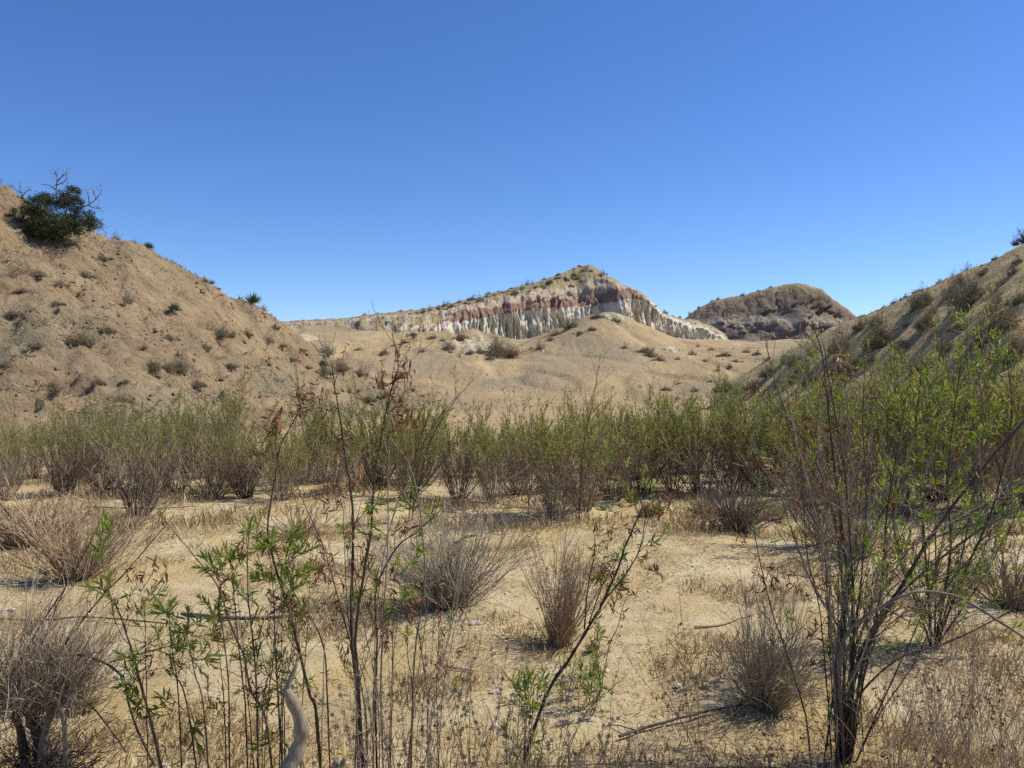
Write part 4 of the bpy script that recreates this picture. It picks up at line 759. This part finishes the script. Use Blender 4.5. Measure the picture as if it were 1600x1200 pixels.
# dark stump bush, bottom left
H = Near('stump_bush', 'dark gnarled twiggy bush with thick stump in the bottom left corner', 58, 4.9, 'bush', seed=37)
H.stem([(64, 1200), (66, 1160), (52, 1125), (44, 1095)], 0.058, 0.030, twigs=0, name='trunk')
H.stem([(60, 1200), (72, 1140), (96, 1105), (104, 1085)], 0.03, 0.012, M_gbark, twigs=2, name='trunk')
H.stem([(104, 1200), (102, 1150), (98, 1110), (86, 1090)], 0.016, 0.010, M_gbark, twigs=2, name='trunk', lean=-0.3)
H.stem([(55, 1200), (30, 1130), (2, 1110), (-30, 1090)], 0.03, 0.012, twigs=3, name='trunk')
for pts, r in (([(28, 1039), (70, 965), (115, 892), (161, 797)], 0.006), ([(52, 1046), (84, 962), (122, 878)], 0.0045), ([(87, 1025), (154, 937), (196, 892), (269, 804)], 0.0055), ([(45, 1060), (87, 1028), (119, 1023), (147, 1028), (175, 1042), (196, 1063), (210, 1120), (245, 1193)], 0.012),
               ([(171, 1034), (227, 1018), (280, 1004)], 0.006), ([(122, 1088), (150, 1112), (196, 1175)], 0.006), ([(40, 1070), (60, 1060), (90, 1068), (122, 1088)], 0.008)):
    H.stem(pts, r, r*0.5, ground=False, twigs=5, tl=0.14, lean=0.05, name='branch')
rng = np.random.default_rng(371); g = Geo(); hub = [np.array(wp(px, py, 4.9+dy))-H.b for px, py, dy in ((40, 1085, 0), (80, 1090, 0.1), (20, 1100, -0.1), (60, 1070, 0.15), (95, 1095, 0.0), (5, 1090, 0.1))]
for i in range(760):
    p = hub[i % 6]+rng.normal(size=3)*np.array([0.09, 0.09, 0.06])-np.array([0, 0, 0.08*(i % 2)]); d = rdir(rng, 5, 68 if i % 3 else 105); d = unit(d+np.array([0.38, 0, 0])); ln = rng.uniform(0.15, 0.45)+rng.exponential(0.13); st = curve_stem(rng, p, d, ln, 6, 0.5, 0.13); g.tube(st, 0.0030, 0.0011, 3, cap=False)
    for j in range(3): a = rng.integers(1, 5); g.tube(curve_stem(rng, st[a], unit(st[a+1]-st[a]+rng.normal(size=3)*0.04), ln*0.35, 4, 0.2, 0.2), 0.0016, 0.0008, 3, cap=False)
link('twigs', g.build('stump_twigs', M_twig), H.t, kind='stuff')
g = Geo()
for i in range(520):
    p = np.array([rng.normal()*0.13, rng.normal()*0.16, rng.uniform(-0.02, 0.34)]); d = unit(np.array([rng.normal(), rng.normal(), rng.uniform(-0.35, 0.9)])); ln = rng.uniform(0.15, 0.42); st = curve_stem(rng, p, d, ln, 6, 0.1, 0.22); g.tube(st, 0.0036, 0.0013, 3, cap=False)
    for j in range(2): a = rng.integers(1, 5); g.tube(curve_stem(rng, st[a], unit(st[a+1]-st[a]+rng.normal(size=3)*0.05), ln*0.4, 4, 0.1, 0.25), 0.0018, 0.0009, 3, cap=False)
link('dead_twigs', g.build('stump_dead_twigs', M_bark), H.t, kind='stuff')  # low dead twigs; the darker bark colour also paints in the bush's shaded interior

# pale snag
SN = Near('dead_snag', 'smooth pale crooked dead branch stub standing at the bottom edge', 456, 3.5, 'branch', seed=38)
P = [np.array([(452-800)*3.5/F, 3.5, SN.b[2]-0.1])-SN.b] + [np.array(wp(px, py, 3.5+dy))-SN.b for px, py, dy in ((447, 1235, 0), (462, 1180, 0.02), (472, 1145, 0.03), (466, 1115, 0.02), (455, 1092, 0.0), (449, 1078, 0.0))]
g = Geo(); C = spline(P, 40); g.tube(C, np.interp(np.linspace(0, 1, 40), [0, .5, .75, .9, 1], [0.040, 0.031, 0.028, 0.022, 0.016])*(1+0.22*perlin(np.arange(40)*0.21, np.zeros(40), 5)+RNG.normal(size=40)*0.02), None, 14, 0.7); link('trunk', g.build('snag_trunk', M_snag, True), SN.t)
g = Geo(); P2 = [np.array(wp(px, py, 3.5+dy))-SN.b for px, py, dy in ((447, 1086, 0), (452, 1066, 0.01), (459, 1050, 0.02), (464, 1036, 0.03))]; g.tube(spline(P2, 14), 0.015, 0.007, 9, 0.2); link('broken_tip', g.build('snag_tip', M_snag, True), SN.t)
g = Geo(); g.tube(spline([np.array(wp(px, py, 3.5))-SN.b for px, py in ((450, 1084), (442, 1085), (435, 1080))], 6), 0.009, 0.005, 7, 0.3); link('side_stub', g.build('snag_stub', M_snag, True), SN.t)
SN2 = Near('dead_snag', 'short grey broken stub at the bottom edge right of the crooked snag', 525, 3.5, 'branch', seed=39)
g = Geo(); g.tube(spline([np.array([-0.06, 0, -0.1])]+[np.array(wp(px, py, 3.5))-SN2.b for px, py in ((520, 1215), (534, 1196), (540, 1184))], 12), 0.02, 0.009, 8, 0.2); link('trunk', g.build('stub_trunk', M_snag, True), SN2.t)

# dead stalks with seed whorls, dry stalk clumps
def stalks(px, Y, n, hpx, label, seed, heads=True, mat=None, spread=40, group='dead seed stalks in the foreground', leafp=0.0, r=0.0028):
    rng = np.random.default_rng(seed); x = (px-800)*Y/F; b = np.array([x, Y, zg(x, Y)])
    t = thing('seed_stalks' if heads else 'dry_stalks', label, 'weed', tuple(b), group)
    for i in range(n):
        g = Geo(); hd = Geo(); o = np.array([rng.normal()*0.6, rng.normal()*0.6, 0])*spread*Y/F*0.6; o[2] = zg(b[0]+o[0], b[1]+o[1])-b[2]-0.04
        st = curve_stem(rng, o, rdir(rng, 0, 34), hpx*Y/F*rng.uniform(0.4, 1.12), 8, 0.2, 0.13); g.tube(st, r, r*0.5, 4, cap=False)
        for j in range(int(rng.integers(2, 6))):
            a = rng.integers(2, 7); tw = curve_stem(rng, st[a], unit(st[a+1]-st[a]+rng.normal(size=3)*0.06), rng.uniform(0.06, 0.2), 5, 0.3, 0.12); g.tube(tw, r*0.6, r*0.35, 3, cap=False)
            if leafp and rng.random() < leafp: hd.leaves(tw[rng.integers(1, 5, 4)], rng.normal(size=(4, 3))+np.array([0, 0, -0.6]), 0.035, 0.012, rng.random(4), 0.4, 0.3)
        if heads:
            for f in rng.uniform(0.45, 1.0, int(rng.integers(2, 6))):
                k = f*7; a = min(int(k), 6); c = st[a]*(1-(k-a))+st[a+1]*(k-a); m = 34
                u = rng.normal(size=(m, 3)); u /= np.linalg.norm(u, axis=1)[:, None]; hd.leaves(c+u*0.004, u+rng.normal(size=(m, 3))*0.2, rng.uniform(0.009, 0.015, m), 0.006, rng.random(m))
        me = g.build('stalk', mat or M_twig); o_ = link('stalk', me, t)
        if hd.n: link('seed_heads' if heads else 'dead_leaves', hd.build('seed_heads', M_seed if heads else M_dead), o_, kind='stuff')
for i, (px, Y, n, h) in enumerate([(575, 4.7, 6, 200), (625, 4.8, 7, 210), (668, 4.9, 7, 200), (705, 5.0, 7, 210), (742, 4.8, 7, 200), (780, 5.0, 6, 190), (835, 4.6, 7, 170), (870, 4.9, 6, 180), (930, 4.9, 6, 170), (545, 4.4, 5, 200)]):
    stalks(px, Y, n+3, h*1.5, f'grey dead stalks with seed whorls at bottom edge, {nth(sorted([575, 625, 668, 705, 742, 780, 835, 870, 930, 545]).index(px))} from the left', 700+i)
stalks(1060, 6.2, 4, 170, 'thin dry brown-leaved stalks left of the grey dome bush', 720, False, M_twig, 30, None, 0.6)
stalks(1098, 5.8, 6, 260, 'tall thin dry stalks with curled leaves beside the grey dome bush', 721, False, M_bark, 26, None, 0.5)
TH = [(1385, 5.2), (1420, 5.3), (1455, 5.0), (1490, 5.4), (1525, 5.1), (1560, 5.4), (1592, 5.0), (1610, 5.8), (1540, 6.2), (1470, 6.0)]
for i, (px, Y) in enumerate(sorted(TH)):
    stalks(px, Y, 24, 280, f'clump of fine dry brown stalks in the bottom right thicket, {nth(i)} from the left', 730+i, False, [M_tan, M_gtwig, M_twig][i % 3], 46, 'dry stalks in the bottom right thicket', 0.15, 0.0020)
for i, px in enumerate((1010, 1075, 1145, 1215, 1275)):
    stalks(px, 4.9, 16, 160, f'low dry stalks in the grass at the bottom edge, {nth(i)} from the left', 760+i, False, M_gtwig, 60, 'low dry stalks in the bottom grass', 0.3, 0.002)
for i, (px, py, lab) in enumerate(((966, 1047, 'thin bare dark stalk leaning right in the open floor right of the sapling'),)):
    N = Near('dead_stalk', lab, 940, 6.9, 'weed', None, 77); N.stem([(942, 1068), (953, 1010), (966, 980), (972, 955), (981, 930)], 0.005, 0.0025, twigs=4, tl=0.04, dead=0.5)

# fallen branches lying on the floor
def fallen(label, pts, r0, r1, mat, tw=4, seed=0, lift=0.01):
    rng = np.random.default_rng(800+seed); W = []
    for px, py in pts:
        Y = ZC*F/(py-600)
        for _ in range(3): x = (px-800)*Y/F; z = zg(x, Y); Y = (ZC-z)*F/(py-600)
        W.append(np.array([(px-800)*Y/F, Y, z+r0*0.6+lift]))
    b = W[0].copy(); t = thing('fallen_branch', label, 'branch', tuple(b)); g = Geo(); C = spline([w-b for w in W], 24); C += np.cumsum(rng.normal(size=C.shape)*0.004, 0)*np.array([1, 1, 0.3])
    g.tube(C, r0, r1, 6, 0.5); link('limb', g.build('limb', mat, True), t)
    for j in range(tw):
        a = rng.integers(3, 22); g = Geo(); g.tube(curve_stem(rng, C[a], unit(C[a+1]-C[a]+rng.normal(size=3)*0.08*np.array([1, 1, 0.6])), rng.uniform(0.1, 0.35), 6, -0.05, 0.15), r1*0.6, 0.0015, 4); link('side_twig', g.build('side_twig', mat), t)
fallen('long grey fallen branch on the floor behind the left shrub stems', [(285, 962), (370, 968), (440, 966), (500, 955)], 0.022, 0.014, M_gbark, 5, 1)
fallen('thin long branch lying across the floor at the left edge', [(-20, 972), (63, 975), (133, 970), (262, 981)], 0.014, 0.008, M_bark, 3, 2, 0.04)
fallen('dark branch running into the shade of the grey dome bush', [(968, 1158), (1040, 1135), (1110, 1118), (1180, 1108)], 0.013, 0.010, M_bark, 5, 3, 0.03)
fallen('short brown branch on the floor left of the dome bush', [(1085, 982), (1120, 978), (1172, 962)], 0.014, 0.008, M_twig, 4, 4)
fallen('thin twig lying in the open middle floor', [(690, 1042), (720, 1047), (742, 1052)], 0.010, 0.007, M_twig, 2, 5)
fallen('grey dead sticks under the front of the shrub belt on the left', [(135, 793), (230, 796), (310, 792)], 0.014, 0.008, M_bark, 5, 6)
fallen('fallen sticks in front of the shrub belt near the centre', [(690, 800), (760, 806), (830, 802)], 0.012, 0.006, M_gbark, 6, 7)
fallen('thin sticks lying beyond the big right-hand shrub', [(1230, 900), (1300, 903), (1380, 898)], 0.010, 0.006, M_bark, 4, 8)
# pale stones on the floor
def stone(px, py, w, label, seed):
    rng = np.random.default_rng(seed); Y = ZC*F/(py-600)
    for _ in range(3): x = (px-800)*Y/F; z = zg(x, Y); Y = (ZC-z)*F/(py-600)
    n = 10; m = 7; th = np.linspace(0, 2*np.pi, n, endpoint=False); V = []
    for j in range(m):
        ph = np.pi*j/(m-1)
        for t_ in th: k = 1+0.22*math.sin(3*t_+seed)+0.15*rng.normal()*math.sin(ph); V.append((math.cos(t_)*math.sin(ph)*k, 0.75*math.sin(t_)*math.sin(ph)*k, 0.38*math.cos(ph)))
    Fq = [[j*n+i, j*n+(i+1) % n, (j+1)*n+(i+1) % n, (j+1)*n+i] for j in range(m-1) for i in range(n)]
    s = w*Y/F/2; link('stone', mesh_np('stone', np.array(V)*s, [np.array(Fq)], M_stone, False), None, ((px-800)*Y/F, Y, z+0.12*s), label=label, category='stone', group='pale stones on the floor')
for i, (px, py, w, lab) in enumerate([(1518, 948, 26, 'largest pale stone on the floor right of the arching branch'), (742, 975, 20, 'pale stone in front of the wide grey-brown bush'), (775, 1083, 22, 'pale stone on the floor left of the leaning sapling'), (818, 1073, 26, 'flat pale stone at the foot of the leaning sapling'), (946, 1050, 18, 'white stone right of the green shoots'), (186, 1058, 20, 'pale stone beside the arching branch at the left'), (1060, 1072, 14, 'small pale stone in the open floor left of the thin dry stalks'), (14, 955, 24, 'pale flat stone at the left edge of the floor')]): stone(px, py, w, lab, i+1)

# ------------------------------------------------------------------ straw, grass and litter (nobody could count them)
def blades(n, xr, yr, dens, L, W, lie, name, mat, z_add=0.0, tone=(0, 1), zfun=z_ground):
    """n blades; dens(x,y) in 0..1 rejects; lie: 0 upright .. 1 flat"""
    rng = RNG; x = rng.uniform(*xr, n*3); y = rng.uniform(yr[0]**0.5, yr[1]**0.5, n*3)**2; k = rng.random(n*3) < dens(x, y); x, y = x[k][:n], y[k][:n]; m = len(x)
    z = zfun(x, y)+z_add; az = rng.uniform(0, 2*np.pi, m); t = np.radians(np.clip(rng.normal(lie*88, 14, m), 2, 90))
    d = np.stack([np.cos(az)*np.sin(t), np.sin(az)*np.sin(t), np.cos(t)], 1); g = Geo()
    g.leaves(np.stack([x, y, z], 1), d, rng.uniform(L[0], L[1], m), rng.uniform(W[0], W[1], m), rng.uniform(tone[0], tone[1], m), 0.15, 0.12)
    return g.build(name, mat)
inview = lambda x, y: (np.abs(x) < 0.85*y+0.8)
pn = lambda x, y, s, k: perlin(x*s, y*s, k)
link('straw_litter', blades(120000, (-13, 13), (4.3, 18), lambda x, y: inview(x, y)*np.clip(0.45+1.1*pn(x, y, 0.6, 301)+0.5*pn(x, y, 2.1, 302), 0.06, 1), (0.03, 0.09), (0.002, 0.0045), 1.0, 'straw_litter', M_straw, 0.006), None, None, kind='stuff', label='flattened straw scattered over the sandy floor', category='straw')
link('dark_litter', blades(4500, (-11, 11), (4.3, 18), lambda x, y: inview(x, y)*np.clip(0.2+1.2*pn(x, y, 0.9, 311), 0.03, 1), (0.02, 0.07), (0.003, 0.008), 0.97, 'dark_litter', M_twig, 0.008), None, None, kind='stuff', label='dark twig and leaf litter on the floor', category='litter')
gr = lambda x, y: inview(x, y)*np.clip((0.35+0.65*sst(-1.0, 3.0, x))*(1-sst(5.2, 6.4, y+0.25*pn(x, y, 0.8, 320)*4))+0.9*sst(0.12, 0.5, pn(x, y, 0.75, 321)+0.3*pn(x, y, 2.3, 322)), 0, 1)
link('dry_grass', blades(72000, (-12, 12), (4.2, 16), gr, (0.05, 0.16), (0.0022, 0.004), 0.33, 'dry_grass', M_straw, -0.01, (0.0, 0.85)), None, None, kind='stuff', label='short dry golden grass growing on the floor', category='grass')
belt_g = lambda x, y: inview(x, y)*np.clip(0.15+1.3*pn(x, y, 0.45, 331), 0, 1)
link('dry_grass', blades(26000, (-17, 17), (14, 26), belt_g, (0.10, 0.30), (0.005, 0.010), 0.3, 'belt_grass', M_straw, -0.01, (0.0, 0.8)), None, None, kind='stuff', label='dry golden grass at the feet of the shrub belt', category='grass')
for i, (px, py, w, lab) in enumerate([(1212, 814, 44, 'rounded golden grass tuft beside the brown dry bush'), (1100, 806, 50, 'low golden grass tuft at the foot of the shrub belt'), (925, 1016, 26, 'small golden grass tuft at the foot of the tan vase-shaped bush'), (130, 1110, 60, 'golden grass tuft right of the dark stump bush'), (1012, 806, 40, 'straw tuft beneath the shrub belt behind the sapling tips'), (640, 905, 50, 'straw tuft at the left foot of the wide grey-brown bush')]):
    rng = np.random.default_rng(900+i); Y = ZC*F/(py-600); x = (px-800)*Y/F; z = zg(x, Y); Y = (ZC-z)*F/(py-600); x = (px-800)*Y/F; s = w*Y/F
    g = Geo(); ds = np.array([rdir(rng, 2, 62) for _ in range(260)]); g.leaves(ds*np.array([1, 1, 0])*s*0.12, ds, rng.uniform(0.45, 0.9, 260)*s*0.75, 0.005, rng.random(260), 0.1, 0.15)
    t = thing('grass_tuft', lab, 'grass', (x, Y, z-0.01), 'golden grass tufts'); link('blades', g.build('blades', M_straw), t, kind='stuff')
# straw tufts and clods over the slopes, pebbles on the floor
def clods(n, xr, yr, zf, size, name, mat, keep=None, seed=1, flat=False):
    rng = np.random.default_rng(seed); x = rng.uniform(*xr, n); y = rng.uniform(*yr, n); z = zf(x, y); gz = z_ground(x, y)
    k = ((z > gz+0.05) | flat) & (keep(x, y) if keep else True); x, y, z = x[k], y[k], z[k]; m = len(x)
    base = np.array([(1, 0, -0.3), (0.3, 0.9, -0.3), (-0.8, 0.6, -0.3), (-0.7, -0.7, -0.3), (0.4, -0.9, -0.3), (0.6, 0.1, 0.5), (-0.1, 0.5, 0.6), (-0.3, -0.3, 0.65), (0.2, -0.4, 0.55)])
    fc = np.array([(0, 1, 5), (1, 6, 5), (1, 2, 6), (2, 7, 6), (2, 3, 7), (3, 8, 7), (3, 4, 8), (4, 5, 8), (4, 0, 5), (5, 6, 7), (5, 7, 8)])
    s = rng.exponential(size, m)+size*0.4; V = base[None]*(1+rng.normal(size=(m, 9, 3))*0.22)*s[:, None, None]; a = rng.uniform(0, 6.28, m); c_, s_ = np.cos(a)[:, None], np.sin(a)[:, None]
    V = np.stack([V[:, :, 0]*c_-V[:, :, 1]*s_, V[:, :, 0]*s_+V[:, :, 1]*c_, V[:, :, 2]], 2)+np.stack([x, y, z], 1)[:, None, :]
    return mesh_np(name, V.reshape(-1, 3), [(fc[None]+(np.arange(m)*9)[:, None, None]).reshape(-1, 3)], mat)
link('slope_clods', clods(16000, (-70, -8), (36, 95), z_lhill, 0.055, 'slope_clods', M_lhill, lambda x, y: fbm(x*0.12, y*0.12, 5, 3) > -0.15, 5), None, None, kind='stuff', label='crumbly reddish clods strewn over the left hill face', category='clods')
link('slope_clods', clods(6000, (14, 75), (26, 100), z_rhill, 0.05, 'slope_clods_tan', M_rhill, None, 6), None, None, kind='stuff', label='crumbly tan clods strewn over the right hill', category='clods')
link('floor_pebbles', clods(5200, (-10, 10), (4.4, 17), z_ground, 0.008, 'floor_pebbles', M_stone, lambda x, y: (np.abs(x) < 0.68*y+0.5) & (perlin(x*0.7, y*0.7, 371) > -0.1), 9, True), None, None, kind='stuff', label='small pebbles and crumbs of soil on the sandy floor', category='pebbles')
link('valley_stones', clods(2200, (-45, 60), (84, 142), z_valley, 0.06, 'valley_stones', M_stone, lambda x, y: fbm(x*0.07, y*0.07, 15, 3) > 0.05, 7), None, None, kind='stuff', label='small pale stones strewn over the valley slope', category='stones')
link('brush_litter', blades(15000, (-62, -8), (38, 92), lambda x, y: (np.abs(x) < 0.68*y+2)*sst(0.22, 0.5, fbm(x*0.16, y*0.3, 361, 4)), (0.2, 0.65), (0.014, 0.026), 0.72, 'brush_litter', M_gtwig, 0.0, (0, 0.8), z_lhill), None, None, kind='stuff', label='patches of grey dead brush lying on the left hill', category='brush')
seen = lambda x, y: (np.abs(x) < 0.68*y+2)
fr = int(np.nonzero(kA >= 6)[0][0]); fx, fy = PA[fr, :, 0], PA[fr, :, 1]; so = np.argsort(fx)
link('fallen_blocks', clods(26000, (-14, 44), (128, 172), z_valley, 0.085, 'fallen_blocks', M_stone, lambda x, y: (lambda q: (q > 0) & (RNG.random(len(x)) < 0.9*np.exp(-np.maximum(q, 0)/1.6)))(np.interp(x, fx[so], fy[so])+0.6-y), 8), None, None, kind='stuff', label='pale blocks fallen along the foot of the banded cliff', category='rubble')
link('slope_grass', blades(16000, (-45, 55), (80, 140), lambda x, y: (np.abs(x) < 0.66*y)*np.clip(0.12+0.8*fbm(x*0.1, y*0.1, 381, 4), 0, 1), (0.15, 0.4), (0.02, 0.04), 0.45, 'slope_grass_valley', M_tan, -0.02, (0.1, 1.0), z_valley), None, None, kind='stuff', label='sparse dead grass on the valley slope below the cliff', category='grass')
link('slope_grass', blades(26000, (-62, -8), (38, 92), lambda x, y: seen(x, y)*np.clip(0.1+1.0*fbm(x*0.2, y*0.2, 341, 3), 0, 1), (0.12, 0.34), (0.012, 0.022), 0.4, 'slope_grass', M_tan, -0.02, (0.1, 0.9), z_lhill), None, None, kind='stuff', label='sparse dead grass and brush litter on the left hill', category='grass')
link('slope_grass', blades(20000, (14, 66), (28, 95), lambda x, y: seen(x, y)*np.clip(0.15+0.8*fbm(x*0.2, y*0.2, 351, 3), 0, 1), (0.12, 0.32), (0.012, 0.022), 0.4, 'slope_grass_right', M_tan, -0.02, (0.2, 1.0), z_rhill), None, None, kind='stuff', label='sparse dead grass on the right hill slope', category='grass')
